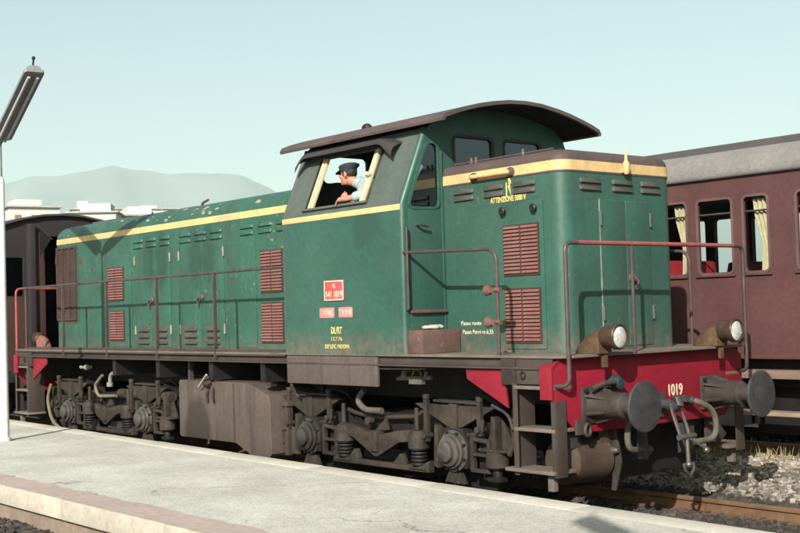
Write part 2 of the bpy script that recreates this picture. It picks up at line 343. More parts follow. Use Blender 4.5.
# ------------------------------------------------------------------ ground, tracks, platforms
g = MB().add([(-9300, -2400, -.16), (2400, -2400, -.16), (2400, 8900, -.16), (-9300, 8900, -.16)], [(0, 1, 2, 3)]).build('ground', EARTH, smooth=0)
tag(g, kind='structure')
bed = MB().prism([(-4.72, -.158), (-4.72, -.03), (-7.85, -.03), (-7.85, -.158)], 'yz', -60, 25).build('ballast_bed', BAL, smooth=0); tag(bed, kind='structure')
bed = MB().prism([(-1.9, -.15), (-1.6, -.145), (1.25, -.145), (1.7, -.11), (2.3, .04), (2.8, .09), (6.2, .09), (7.4, -.15)], 'yz', -60, 25).build('ballast_bed', BAL, smooth=0); tag(bed, kind='structure')
def track(yc, zt, sx0, sx1):
    t = setting('railway_track', (-15, yc, zt-.15))
    prof = [(-.07, -.15), (.07, -.15), (.07, -.135), (.012, -.12), (.012, -.045), (.036, -.032), (.036, -.006), (.03, 0), (-.03, 0), (-.036, -.006), (-.036, -.032), (-.012, -.045), (-.012, -.12), (-.07, -.135)]
    for s in (-1, 1):
        y = yc+s*.7525
        r = MB().prism([(y+a, zt+b) for a, b in prof], 'yz', -60, 25).build('rail', RUSTR, t, smooth=0)
        MB().box(-60, 25, y-.029, y+.029, zt+.0005, zt+.002).build('running_surface', RAILT, r, smooth=0)
    s0 = None; n = int((sx1-sx0)/.62)
    for i in range(n):
        if s0 is None: s0 = MB().box(sx0, sx0+.24, yc-1.28, yc+1.28, zt-.27, zt-.151).build('sleeper', SLEEP, t, bevel=.01); f0 = s0
        else: f0 = again(s0, (i*.62, 0, 0))
        if -4 < sx0+i*.62 < 4 and yc < 5 and yc > -1:
            for s in (-1, 1):
                for q in (-.1, .1):
                    MB().box(sx0+i*.62+.09, sx0+i*.62+.15, yc+s*.7525+q-.03, yc+s*.7525+q+.03, zt-.152, zt-.115).build('rail_clip', RUSTR, f0, bevel=.008)
track(0, 0, -14, 9); track(4.2, .24, -8, 9); track(-6.25, .12, -12, 6)
def fedge(x): return -1.50-.0348*(x+13.2) if x > -13.2 else -1.50
PT = .36
plat = setting('platform', (-10, -3.2, -.16))
MB().prism([(14, fedge(14)-.30), (14, -4.42), (-60, -4.42), (-60, fedge(-60)-.30), (-13.2, fedge(-13.2)-.30)], 'xy', -.158, PT).build('paving', PLAT, plat, smooth=0)
MB().prism([(14, fedge(14)-.30), (14, fedge(14)-.06), (-13.2, fedge(-13.2)-.06), (-60, fedge(-60)-.06), (-60, fedge(-60)-.30), (-13.2, fedge(-13.2)-.30)], 'xy', -.158, .19).build('retaining_wall', WALLT, plat, smooth=0)
MB().box(-60, 14, -4.68, -4.42, -.158, .178).build('retaining_wall', WALLT, plat, smooth=0)
x = -3.507-1.9*9
for i in range(17):
    a, b = x+i*1.9+.006, x+(i+1)*1.9-.006; j = random.uniform(-.004, .004)
    k = MB().box(a, b, -4.74+j, -4.425, .18, PT+.004+random.uniform(-.003, .003)).build('kerb_stone', KERB, plat, bevel=.014)
    jag = [(a+(b-a)*t/14, -4.40+random.uniform(-.035, .03)) for t in range(15)]
    MB().prism([(a-.004, -4.725), (b+.004, -4.725)]+jag[::-1], 'xy', PT+.008, PT+.0105).build('kerb_top', KERBP, k, smooth=0)
    q = MB(); y0, y1 = fedge(a), fedge(b)
    q.prism([(a, y0), (b, y1), (b, y1-.295), (a, y0-.295)], 'xy', .20, PT+.003+random.uniform(-.002, .003)).build('edge_stone', KERBT, plat, bevel=.012)
p2 = setting('platform', (-8, -11, -.16)); 
MB().box(-60, 14, -14, -8.25, -.158, .36).build('paving', PLAT, p2, bevel=.01)
MB().box(-60, 14, -8.24, -7.95, .18, .363).build('edge_stone', KERB, p2, bevel=.01)

def stones(name, n, fx, material, label, smin=.018, smax=.042):
    vs = []; fs = []; rnd = random.Random(n)
    for i in range(n):
        x, y, z = fx(rnd); s = rnd.uniform(smin, smax); o = len(vs)
        q = Matrix.Rotation(rnd.uniform(0, 6.28), 3, 'Z') @ Matrix.Rotation(rnd.uniform(-.6, .6), 3, 'X')
        for a in (-1, 1):
            for b in (-1, 1):
                for c in (-1, 1):
                    vs.append(Vector((x, y, z+s*.25))+q @ Vector((a*s*rnd.uniform(.55, 1.1), b*s*rnd.uniform(.5, .95), c*s*rnd.uniform(.35, .75))))
        fs += [tuple(o+k for k in f) for f in ((0, 1, 3, 2), (4, 6, 7, 5), (0, 4, 5, 1), (2, 3, 7, 6), (0, 2, 6, 4), (1, 5, 7, 3))]
    me = bpy.data.meshes.new(name); c = Vector((sum(v.x for v in vs)/len(vs), sum(v.y for v in vs)/len(vs), min(v.z for v in vs)))
    me.from_pydata([v-c for v in vs], [], fs); o = put(name, me, material, None, c); tag(o, label, 'ballast', kind='stuff'); return o
def zb(y):
    pr = [(-1.6, -.145), (1.25, -.145), (1.7, -.11), (2.3, .04), (2.8, .09), (6.2, .09)]
    for (a, za), (b, zb_) in zip(pr, pr[1:]):
        if y <= b: return za+(zb_-za)*max(0, (y-a))/(b-a)
    return .09
def fa(r):
    y = 1.65+3.4*r.random()**1.2; return r.uniform(-6, 3.5), y, zb(y)
stones('ballast_stones', 15000, fa, STN, 'pale grey ballast stones between the two tracks beside the rusty rail', .014, .036)
def fb(r):
    y = r.uniform(-1.6, 1.75); return r.uniform(-5, 4.5), y, zb(y)
stones('ballast_stones', 9500, fb, STD, 'ballast stones in the track under the locomotive, coloured dark for its shade', .014, .034)
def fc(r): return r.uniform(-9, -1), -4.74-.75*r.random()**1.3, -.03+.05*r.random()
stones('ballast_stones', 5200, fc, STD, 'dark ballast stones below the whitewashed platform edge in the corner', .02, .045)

# weeds along the far side of the ballast
wm = MB(); rnd = random.Random(3)
for i in range(900):
    c = rnd.choice(((-2.6, 3.35), (-2.1, 3.5), (-1.6, 3.3), (-1.1, 3.45), (-.7, 3.3), (-3.0, 3.6), (-.2, 3.3), (.4, 3.4), (-2.3, 3.2), (-3.9, 4.0)))
    x = c[0]+rnd.gauss(0, .30); y = c[1]+rnd.gauss(-.05, .20); h = rnd.uniform(.04, .24)*rnd.uniform(.5, 1); a = rnd.uniform(0, 6.28); w_ = rnd.uniform(.004, .009)
    dx, dy = math.cos(a), math.sin(a); lx, ly = rnd.gauss(0, .05), rnd.gauss(0, .05); z = zb(y)
    wm.add([(x-dx*w_, y-dy*w_, z), (x+dx*w_, y+dy*w_, z), (x+dx*w_*.7+lx*.5, y+dy*w_*.7+ly*.5, z+h*.6), (x-dx*w_*.7+lx*.5, y-dy*w_*.7+ly*.5, z+h*.6), (x+lx, y+ly, z+h)], [(0, 1, 2, 3), (3, 2, 4)])
WEED = mat('dry_weeds', (.22, .185, .085), .8, var=.55, vscale=5, bump=0)
tag(wm.build('weeds', WEED, smooth=0), 'thin dry weeds growing in the ballast below the brown coach', 'weeds', kind='stuff')

# ------------------------------------------------------------------ mountains
HILLM = mat('mountain_slope', (.10, .125, .125), .95, var=.4, vscale=.0016, grime=(.20, .21, .21), gamt=.6, bump=0, mott=0)
ridge = [(-900, 349), (-560, 290), (-260, 212), (-120, 196), (7, 187), (30, 177), (75, 174), (116, 168), (135, 172), (180, 174), (210, 172), (244, 171), (270, 178), (289, 190), (330, 215), (390, 250), (450, 275), (640, 290), (1100, 290)]
def ridge_h(px):
    for (a, ya), (b, yb) in zip(ridge, ridge[1:]):
        if px <= b: return ya+(yb-ya)*(px-a)/(b-a)
    return 290
def hpix(px): return 323.8-.02925*px
vs = []; fs = []; NA, NR = 380, 26
for i in range(NA):
    px = -900+2000*i/(NA-1); d = ray(px, 300); d2 = Vector((d.x, d.y)).normalized(); ct = 1/max(.2, (d2.x*fw.x+d2.y*fw.y))
    for k in range(NR):
        t = k/(NR-1); dist = 4200+4300*t; top = max(0, (hpix(px)-ridge_h(px)))/FPX*6600*.97/ct*ct
        prof = math.sin(min(1, t/.56)*math.pi/2)**1.6 if t < .56 else max(0, 1-(t-.56)/.44)**1.1
        P = Vector((d2.x*dist, d2.y*dist, 0)); nn = noise.fractal(P*.0011, 1.0, 2.0, 6); rr = 1-abs(noise.fractal(P*.0007+Vector((7, 3, 1)), 1, 2, 5))
        z = top*prof*(.93+.07*rr)+top*.20*nn*prof*(1-prof*.75)
        vs.append((CAM.x+P.x, CAM.y+P.y, max(-20, z-12 if k in (0, NR-1) else z)))
for i in range(NA-1):
    for k in range(NR-1):
        a = i*NR+k; fs.append((a, a+NR, a+NR+1, a+1))
tag(MB().add(vs, fs).build('mountains', HILLM, smooth=60), kind='structure')

# ------------------------------------------------------------------ apartment buildings far behind
def building(px0, px1, py_top, dist, depth, twist, label, pent=(), slab=None, floors=7, cols=4):
    a = at_dist(px0, py_top, dist); b = at_dist(px1, py_top, dist); top = (a.z+b.z)/2
    c = (a+b)/2; wid = (b-a).length; ux = Vector((b.x-a.x, b.y-a.y, 0)).normalized(); ux.rotate(Matrix.Rotation(R(twist), 3, 'Z')); uy = Vector((-ux.y, ux.x, 0))
    root = thing('apartment_building', (c.x, c.y, -.15), label, 'building', 'white apartment buildings behind the station')
    def P(u, v, z): q = Vector((c.x, c.y, 0))+ux*u+uy*v; return (q.x, q.y, z)
    def bx(mb, u0, u1, v0, v1, z0, z1):
        return mb.add([P(u, v, z) for z in (z0, z1) for v in (v0, v1) for u in (u0, u1)], [(0, 2, 3, 1), (4, 5, 7, 6), (0, 1, 5, 4), (2, 6, 7, 3), (0, 4, 6, 2), (1, 3, 7, 5)])
    h = wid/2
    bx(MB(), -h, h, 0, depth, -.15, top).build('wall', WALLW, root, smooth=0)
    rf = bx(MB(), -h-.5, h+.5, -.6, depth+.4, top+.003, top+.32).build('roof', slab or SLABG, root, smooth=0)
    for (u0, u1, hh) in pent: bx(MB(), u0*h, u1*h, 1.5, depth*.7, top+.325, top+hh).build('rooftop_room', WALLW, rf, smooth=0)
    for u in (-.6, .1, .7): 
        MB().cyl(P(u*h, 2.5, top+.3), P(u*h, 2.5, top+2.6), .06, n=6).build('aerial', SLABG, rf)
    w0 = s0 = None
    for f in range(floors):
        z = top-1.0-(f+1)*3.0+1.0
        if z < 1: break
        for k in range(cols):
            u = -h+wid*(k+.5)/cols; 
            wn = bx(MB(), u-.65, u+.65, -.05, .08, z, z+1.5).build('window', SHUT, root, smooth=0)
            bx(MB(), u-.85, u+.85, -.14, -.003, z-.14, z-.01).build('sill', WALLW, wn, smooth=0)
        bx(MB(), -h*.98, h*.98, -.10, -.004, z-.55, z-.35).build('string_course', SLABG, root, smooth=0)
    return root
building(9, 60, 207.5, 250, 12, 12, 'white apartment block nearest the lamp post above the dark van roof', pent=((-.75, .35, 1.7),), cols=3)
building(66, 116, 213, 235, 11, -8, 'white block with low grey roof edge and aerials, middle of the three rooftops', pent=((-.5, .75, 1.9),), cols=3)
building(124, 172, 216, 245, 12, 10, 'white block with stepped terraces just above the rear hood of the locomotive', pent=((-.8, .2, 2.0), (.3, .9, 1.1)), cols=3)
building(72, 178, 209.5, 330, 12, 3, 'long white block half hidden behind the nearer white rooftops', pent=((-.9, -.7, 2.4), (.3, .6, 1.2)), cols=6)

# ------------------------------------------------------------------ locomotive
XR = -12.46; XM = -6.71            # rear hood end, middle of the locomotive
loco = thing('diesel_locomotive', (XM, 0, 0), 'green diesel shunting locomotive with yellow stripe, centre cab and red buffer beam', 'locomotive')
HW = .834; ZD = 1.512
near = lambda u, v, d: (u, -HW-d, v)
front = lambda u, v, d: (-.954+d, u, v)
def mx(x): return 2*XM-x            # mirror along the locomotive
# --- frame and deck
fr = MB().prism([(-12.90, -1.24), (-12.79, -1.40), (-.62, -1.40), (-.49, -1.26), (-.49, 1.26), (-.62, 1.40), (-12.79, 1.40), (-12.90, 1.24)], 'xy', 1.486, 1.510).build('deck_plate', DECK, loco, bevel=.004)
for s in (-1, 1):
    m = MB(); a, b = sorted((s*1.345, s*1.36)); m.box(-12.78, -.66, a, b, 1.405, 1.485)
    a, b = sorted((s*1.345, s*1.402)); m.box(-12.78, -.66, a, b, 1.385, 1.404); m.box(-12.78, -4.84, *sorted((s*1.362, s*1.404)), 1.468, 1.4855)
    m.build('side_channel', FRAME, loco, bevel=.003)
    MB().box(-12.3, -4.84, *sorted((s*1.385, s*1.395)), 1.512, 1.548).build('toe_board', FRAME, loco)
MB().box(-12.7, -.75, -.48, .48, .98, 1.484).build('main_frame', BOGIED, loco, bevel=.01)
for x in (-9.3, -8.0, -5.4, -6.6): MB().box(x-.05, x+.05, -1.34, 1.34, 1.15, 1.484).build('cross_member', BOGIED, loco)
MB().box(-7.4, -5.3, -.54, 1.25, .35, 1.1).build('equipment_box', BOGIED, loco, bevel=.03)

# --- hoods
def hood_ring(xa, xb, hw, ins, z, r, ra, rb, n=6):
    x0, x1 = (xa+ins if ra else xa), (xb-ins if rb else xb); h = hw-ins; out = []
    for cx, sy, a0, rd in ((x1, 1, 0, rb), (x0, 1, 90, ra), (x0, -1, 180, ra), (x1, -1, 270, rb)):
        rr = max(.02, r-ins*.3) if rd else .001
        ccx = cx-rr if a0 in (0, 270) else cx+rr
        for i in range(n+1):
            a = R(a0+90*i/n); out.append((ccx+rr*math.cos(a), sy*(h-rr)+rr*math.sin(a), z))
    return out
RC = .15
def hood(xa, xb, ra, rb, levels, name, material, parent=loco, off=0.):
    m = MB(); m.loft([hood_ring(xa-off*ra, xb+off*rb, HW+off, i, z, RC, ra, rb) for z, i in levels]); return m.build(name, material, parent, smooth=40)
fh = hood(-2.648, -.954, 0, 1, [(1.5105, 0), (3.246, 0)], 'front_hood', GREEN)
hood(-2.648, -.954, 0, 1, [(3.2465, 0), (3.343, 0)], 'yellow_stripe', YEL, fh, .004)
hood(-2.648, -.954, 0, 1, [(3.3435, .0), (3.372, .003), (3.40, .014), (3.424, .035), (3.44, .065), (3.448, .075), (3.449, .10), (3.453, .12), (3.462, .3)], 'hood_roof', ROOFB, fh)
hood(-2.648, -.954, 0, 1, [(3.229, 0), (3.2455, 0)], 'stripe_border', ROOFB, fh, .006)
rh = hood(XR, -4.832, 1, 0, [(1.5105, 0), (3.214, 0)], 'rear_hood', GREENR)
hood(XR, -4.832, 1, 0, [(3.2145, 0), (3.302, 0)], 'yellow_stripe', YEL, rh, .004)
rr_ = hood(XR, -4.832, 1, 0, [(3.3025, 0)]+[(3.3025+.215*math.sin(a), .26*(1-math.cos(a))) for a in [R(q) for q in (12, 25, 38, 50, 62, 74, 84)]]+[(3.524, .45)], 'hood_roof', GREENR, rh)
for x, y in ((-11.2, -.1), (-9.0, 0), (-7.3, .1)): MB().box(x-.5, x+.5, y-.4, y+.4, 3.525, 3.56).build('roof_hatch', GREENU, rh, bevel=.015)
MB().tube(bend([(-8.25, -.46, 3.5), (-8.2, -.47, 3.57), (-8.02, -.48, 3.60)], .05), .018).build('lifting_eye', ROOFB, rh)
# peeling patches of primer on the rear hood shoulder
PEEL = mat('peeling_primer', (.24, .185, .165), .9, var=.3, vscale=9)
for i in range(34):
    x = random.gauss(-8.2, 1.3); a = R(random.uniform(12, 66)); w0 = random.uniform(.015, .07)
    if x > -5.2: continue
    c = Vector((x, -HW+.26*(1-math.cos(a))-.0025*math.cos(a), 3.3025+.215*math.sin(a)+.0025*math.sin(a))); tv = Vector((0, .26*math.sin(a), .215*math.cos(a))).normalized(); nv = Vector((0, -tv.z, tv.y))
    k = 9; pts = [(random.uniform(.4, 1)*w0*math.cos(6.283*j/k)*1.4, random.uniform(.4, 1)*w0*.55*math.sin(6.283*j/k)) for j in range(k)]
    MB().add([c+Vector((u, 0, 0))+tv*v+nv*.001 for u, v in pts], [tuple(range(k))]).build('peeled_patch', PEEL, rh, smooth=0)

LV = {}
def louver(fn, u0, u1, z, parent, material, h=.05, d=.024):
    prof = [(0, h), (.4*d, .86*h), (.85*d, .45*h), (d, .1*h), (d*.96, 0), (d*.8, 0), (0, .12*h)]
    m = MB(); e = .012; m.loft([[fn(u, z+q*(1-k*.25)+k*.2*h*0, p*(1-.75*k)) for p, q in prof] for u, k in ((u0, 1), (u0+e, 0), (u1-e, 0), (u1, 1))])
    return m.build('louvre', material, parent, smooth=50)
def seam(fn, u0, u1, v0, v1, parent, material, name='door_seam', d=.004):
    m = MB(); m.add([fn(u, v, q) for q in (-.002, d) for v in (v0, v1) for u in (u0, u1)], [(0, 2, 3, 1), (4, 5, 7, 6), (0, 1, 5, 4), (2, 6, 7, 3), (0, 4, 6, 2), (1, 3, 7, 5)]); return m.build(name, material, parent, smooth=0)
def door(fn, u0, u1, v0, v1, parent, material, d=.008):
    m = MB(); m.panel([rrect(u0, v0, u1, v1, .02, 3)], lambda u, v, q: fn(u, v, .0 if q == 0 else d)); return m.build('door', material, parent, bevel=.003, smooth=30)
def grille(fn, u0, u1, v0, v1, parent, n=13, cols=2, material=PINK):
    gp = .022; wd = (u1-u0-gp*(cols-1))/cols
    b = MB().panel([[(u0-.014, v0-.014), (u1+.014, v0-.014), (u1+.014, v1+.014), (u0-.014, v1+.014)]], lambda u, v, q: fn(u, v, .001 if q == 0 else .0115)).build('grille', mat('grille_backing', (.05, .024, .021), .8, var=.2), parent, smooth=0)
    for c in range(cols):
        a = u0+c*(wd+gp); m = MB(); p = (v1-v0)/n
        for k in range(n):
            z = v0+k*p
            m.loft([[fn(u, z+q*p, dd) for dd, q in ((.008, .98), (.013, .9), (.026, .35), (.026, .28), (.008, .42))] for u in (a, a+wd)])
        m.build('slats', material, b, smooth=0)
    return b
SLV = mat('louvre_grey', (.055, .052, .046), .6, var=.2, vscale=5)
# front hood, side facing the platform
pan = door(near, -1.766, -1.206, 1.545, 2.982, fh, GREEN, .010)
nr2 = lambda u, v, d: near(u, v, d+.010)
grille(nr2, -1.735, -1.275, 2.275, 2.75, pan); grille(nr2, -1.735, -1.275, 1.615, 2.125, pan, 14)
for u in (-1.725, -1.30):
    k = MB(); k.revolve(nr2(u, 2.905, 0), nr2(u, 2.905, .055), [(0, .018), (.5, .018), (.55, .038), (.8, .042), (1, .03)], 14); k.build('door_knob', BOGIED, pan)
for a, b in ((-2.47, -2.17), (-2.02, -1.74), (-1.60, -1.30)):
    for z in (3.135, 3.065): louver(near, a, b, z, fh, SLV)
text('ATTENZIONE 5000 V', .075, near(-1.675, 3.0, .005), (1, 0, 0), (0, 0, 1), YELL, fh, wide=.50, bold=.0025)
bz = [(-.016, .20), (.01, .20), (.03, .12), (.012, .12), (.022, .0), (-.02, .10), (-.002, .10)]
MB().panel([[(-1.655+u, 3.055+v) for u, v in bz]], lambda u, v, q: near(u, v, .001 if q == 0 else .006)).build('warning_flash', YELL, fh, smooth=0)
MB().panel([[(-1.70, 3.05), (-1.685, 3.05), (-1.685, 3.19), (-1.70, 3.19)]], lambda u, v, q: near(u, v, .001 if q == 0 else .006)).build('warning_flash', YELL, fh, smooth=0)
text('Passo ruote   2,5', .062, near(-2.20, 1.785, .003), (1, 0, 0), (0, 0, 1), WHITEL, fh, wide=.43)
text('Passo Perni m 6,55', .062, near(-2.17, 1.695, .003), (1, 0, 0), (0, 0, 1), WHITEL, fh, wide=.45)
k = MB(); k.tube(bend([near(-2.15, 3.285, 0), near(-2.15, 3.285, .06), near(-1.62, 3.285, .06), near(-1.62, 3.285, 0)], .03), .022).build('grab_handle', YEL, fh)
for u in (-2.15, -1.62): MB().revolve(near(u, 3.285, 0), near(u, 3.285, .05), [(0, .05), (.4, .05), (1, .032)], 12).build('handle_bracket', RUSTRED, fh)
# pipe and fittings along the hood roof edge
m = MB(); m.tube([near(-2.62, 3.475, -.16), near(-1.2, 3.475, -.16)], .012).build('roof_pipe', ROOFB, fh)
for u in (-2.35, -2.28, -1.6): MB().cyl(near(u, 3.45, -.15), near(u, 3.52, -.15), .018, .012, 8).build('roof_bolt', RUSTRED, fh)
# front hood, end face
for a, b in ((-.318, .058), (.064, .43)):
    dr = door(front, a, b, 1.545, 2.975, fh, GREEN)
    fd = lambda u, v, d: front(u, v, d+.008)
    hx = a+.0 if a < 0 else b
    for z in (2.72, 1.80): MB().cyl(fd(hx, z, .008), fd(hx, z+.14, .008), .014, n=8).build('hinge', GREENU, dr)
    if a > 0:
        m = MB(); m.revolve(fd(.12, 2.21, 0), fd(.12, 2.21, .04), [(0, .05), (.5, .05), (1, .03)], 12); m.tube([fd(.12, 2.21, .045), fd(.16, 2.17, .05), fd(.165, 2.10, .05)], .014); m.build('door_handle', RUSTRED, dr)
seam(front, -.327, -.319, 1.54, 2.98, fh, mat('scraped_edge', (.17, .17, .14), .8, var=.4, vscale=12), d=.011)
seam(front, .0585, .0635, 1.545, 2.975, fh, mat('rust_seam', (.16, .13, .10), .8, var=.4, vscale=12), d=.006)
for yc in (-.44, .03, .46):
    for z in (3.13, 3.06): louver(front, yc-.15, yc+.15, z, fh, SLV)
m = MB(); m.revolve(front(.045, 3.23, .05), front(.045, 3.48, .05), [(0, .02), (.1, .036), (.45, .036), (.5, .022), (.55, .018), (.95, .010), (1, .004)], 12); m.box(-.955, -.91, .015, .075, 3.25, 3.29)
m.build('lamp_bracket', YEL, fh)
# rear hood, side facing the platform
def rseg(a, b, lo, hi, n):
    for i in range(n):
        w0 = (b-a)/(n-.22); u = a+i*w0
        for z in (lo, hi): louver(near, u, u+w0*.74, z, rh, GREENR if n else SLV)
rseg(-9.62, -8.50, 2.995, 3.08, 3); rseg(-8.24, -7.08, 2.995, 3.08, 3); rseg(-6.64, -5.45, 2.995, 3.08, 3)
for (a, b, mid) in ((-9.57, -8.50, -9.07), (-8.24, -7.05, -7.66)):
    for u0, u1 in ((a, mid-.004), (mid+.004, b)):
        dr = door(near, u0, u1, 1.535, 2.965, rh, GREENR)
        nd = lambda u, v, d: near(u, v, d+.008)
        c = (u0+u1)/2
        for z in (1.585, 1.675, 1.765): louver(nd, c-.16, c+.17, z, dr, SLV, .07, .035)
        hx = u0 if u0 == a else u1
        for z in (2.75, 1.72): MB().cyl(nd(hx, z, .006), nd(hx, z+.13, .006), .015, n=8).build('hinge', PEEL, dr)
        if u0 != a: 
            m = MB(); m.revolve(nd(u0+.05, 2.225, 0), nd(u0+.05, 2.225, .035), [(0, .04), (.6, .04), (1, .02)], 10); m.tube([nd(u0+.05, 2.225, .04), nd(u0-.01, 2.20, .045), nd(u0-.03, 2.10, .045)], .013); m.build('door_handle', RUSTRED, dr)
door(near, -7.0, -6.28, 1.535, 2.93, rh, GREENR, .006); door(near, -10.52, -9.70, 1.535, 2.93, rh, GREENR, .006)
nd = lambda u, v, d: near(u, v, d+.006)
grille(nd, -10.44, -9.95, 2.245, 2.735, rh, 12); grille(nd, -10.40, -9.95, 1.64, 2.075, rh, 11)
grille(near, -6.15, -5.68, 2.245, 2.755, rh, 13); grille(near, -6.15, -5.68, 1.61, 2.095, rh, 13)
# dark radiator intake at the rear end
ri = MB().panel([[(-12.33, 1.96), (-11.60, 1.96), (-11.60, 3.165), (-12.33, 3.165)], [(-12.30, 1.99), (-11.63, 1.99), (-11.63, 3.135), (-12.30, 3.135)][::-1]], lambda u, v, q: near(u, v, .0 if q == 0 else .03)).build('radiator_grille', GRILLE, rh, smooth=0)
for u in (-12.09, -11.84): seam(near, u-.015, u+.015, 1.99, 3.135, ri, GRILLE, 'grille_bar', .03)
m = MB()
for k in range(38): 
    z = 1.995+k*.03; m.loft([[near(u, z+q, d) for d, q in ((.002, .026), (.014, .004), (.014, .0), (.002, .012))] for u in (-12.30, -11.63)])
m.build('slats', GRILLE, ri, smooth=0)
for (u, z, ww, hh) in ((-12.0, 1.91, .42, .04), (-11.50, 2.86, .08, .10), (-11.30, 2.0, .07, .16), (-12.42, 2.9, .04, .12)):
    seam(near, u, u+ww, z, z+hh, rh, YELD, 'yellow_mark', .003)

# --- cab
cab = MB()
cab.panel([[(-4.80, 1.502), (-2.69, 1.502), (-2.69, 3.042), (-4.80, 3.042)]], lambda u, v, q: (u, -1.402 if q == 0 else -1.37, v))
cab = cab.build('cab_side', GREEN, loco, smooth=0)
MB().panel([[(-4.80, 1.502), (-2.69, 1.502), (-2.69, 3.042), (-4.80, 3.042)]], lambda u, v, q: (u, 1.402 if q == 0 else 1.37, v)).build('cab_side', GREEN, loco, smooth=0)
MB().box(-4.81, -2.675, -1.407, -1.3685, 2.985, 3.046).build('yellow_stripe', YEL, cab, bevel=.003)
SL = Vector((0, .35, .805)); SN = Vector((0, -.805, .35)).normalized()
def lean(sy):
    return lambda u, v, d: (u, sy*(1.401-.35*v+(d*SN.y*-1)), 3.046+.805*v+d*SN.z)
WX0, WX1, WV0, WV1 = -4.42, -3.24, .095, .83
for sy in (-1, 1):
    fn = lean(sy)
    cu = MB().panel([[(-4.80, 0), (-2.69, 0), (-2.69, 1), (-4.80, 1)], rrect(WX0, WV0, WX1, WV1, .03, 3)[::-1]], lambda u, v, q: fn(u, v, 0 if q == 0 else -.03)).build('cab_upper_side', GREENU, loco, smooth=0)
    def bar(u0, u1, v0, v1, d0, d1, nm, mt):
        m = MB(); m.add([fn(u, v, d) for d in (d0, d1) for v in (v0, v1) for u in (u0, u1)], [(0, 2, 3, 1), (4, 5, 7, 6), (0, 1, 5, 4), (2, 6, 7, 3), (0, 4, 6, 2), (1, 3, 7, 5)]); return m.build(nm, mt, cu, bevel=.004)
    bar(WX0+.008, WX0+.075, WV0+.01, WV1-.01, -.028, -.004, 'window_frame', BOGIED); bar(WX0+.08, WX0+.115, WV0+.01, WV1-.01, -.026, .018, 'window_frame', CREAM); bar(WX0+.125, WX0+.155, WV0+.01, WV1-.01, -.026, .008, 'window_frame', CREAM)
    bar(WX1-.155, WX1-.125, WV0+.01, WV1-.01, -.026, .008, 'window_frame', CREAM); bar(WX1-.115, WX1-.085, WV0+.01, WV1-.01, -.026, .018, 'window_frame', CREAM)
    bar(WX0, WX1, WV0-.035, WV0-.003, .001, .035, 'window_sill', GREENU)
    bar(WX1-.082, WX1-.004, WV0+.005, WV1-.01, -.018, -.012, 'window_pane', GLASSC)
    m = MB(); m.revolve(fn(WX1-.095, .45, .018), fn(WX1-.095, .45, .07), [(0, .02), (.6, .028), (1, .02)], 10); m.build('window_catch', CREAM, cu)
    # sheet-metal visor above the window
    pr = [(1.085, 3.80), (1.16, 3.802), (1.23, 3.792), (1.262, 3.768), (1.268, 3.745)]
    top = [[(u, sy*a, b-dz*(.35+.65*i/4)) for i, (a, b) in enumerate(pr)] for u, dz in ((-4.73, .15), (-4.60, .02), (-4.54, 0), (-3.20, 0), (-3.13, .02), (-2.96, .16))]
    bot = [[(p[0], p[1], p[2]-.014) for p in r] for r in top]
    m = MB(); n = len(pr); m.v = [Vector(p) for r in top for p in r]+[Vector(p) for r in bot for p in r]; o = 6*n
    for a in range(5):
        for i in range(n-1):
            q = a*n+i; m.f.append((q, q+1, q+n+1, q+n)); m.f.append((o+q, o+q+n, o+q+n+1, o+q+1))
    for a in (0, 5):
        for i in range(n-1): q = a*n+i; m.f.append((q, q+1, o+q+1, o+q))
    for i in (0, n-1):
        for a in range(5): q = a*n+i; m.f.append((q, q+n, o+q+n, o+q))
    m.build('window_visor', mat('visor_black', (.035, .030, .031), .6), cu, smooth=50)
# corner posts
for xa, sx in ((-2.690, 1), (-4.800, -1)):
    for sy in (-1, 1):
        m = MB(); m.tube([(xa, sy*1.362, 1.503), (xa, sy*1.362, 3.04), (xa, sy*1.3585, 3.055), (xa, sy*1.018, 3.852)], .0405, 16); m.build('corner_post', GREEN if sx > 0 else GREENU, loco)
ROOFP = [(-1.188, 3.858), (-1.194, 3.885), (-1.165, 3.928), (-1.06, 3.968), (-.9, 4.017), (-.7, 4.068), (-.5, 4.107), (-.25, 4.142), (0, 4.153)]
ROOFP = ROOFP+[(-a, b) for a, b in ROOFP[::-1][1:]]
INN = [(-1.165, 3.858), (-1.16, 3.885), (-1.04, 3.93), (-.88, 3.98), (-.68, 4.03), (-.48, 4.068), (-.24, 4.103), (0, 4.114)]; INN = INN+[(-a, b) for a, b in INN[::-1][1:]]
arch = [(a, b-.004) for a, b in INN if abs(a) < 1.0][::-1]
outl = [(-1.362, 1.503), (1.362, 1.503), (1.362, 3.046), (1.012, 3.86)]+arch+[(-1.012, 3.86), (-1.362, 3.046)]
dwin = rquad([(-1.315, 3.01), (-.895, 3.025), (-.89, 3.69), (-1.045, 3.70)], .08)
fwn = rrect(-.655, 3.475, -.09, 3.785, .06); mir = lambda l: [(-a, b) for a, b in l][::-1]
fwl = MB().panel([outl, dwin[::-1], mir(dwin)[::-1], fwn[::-1], mir(fwn)[::-1]], lambda u, v, q: (-2.650 if q == 0 else -2.685, u, v)).build('cab_front_wall', GREEN, loco, smooth=0)
rwn = rrect(-.80, 3.50, -.14, 3.82, .06)
MB().panel([outl, rwn[::-1], mir(rwn)[::-1]], lambda u, v, q: (-4.840 if q == 0 else -4.805, u, v)).build('cab_rear_wall', GREENU, loco, smooth=0)
GREYF = mat('window_rubber', (.03, .035, .035), .6)
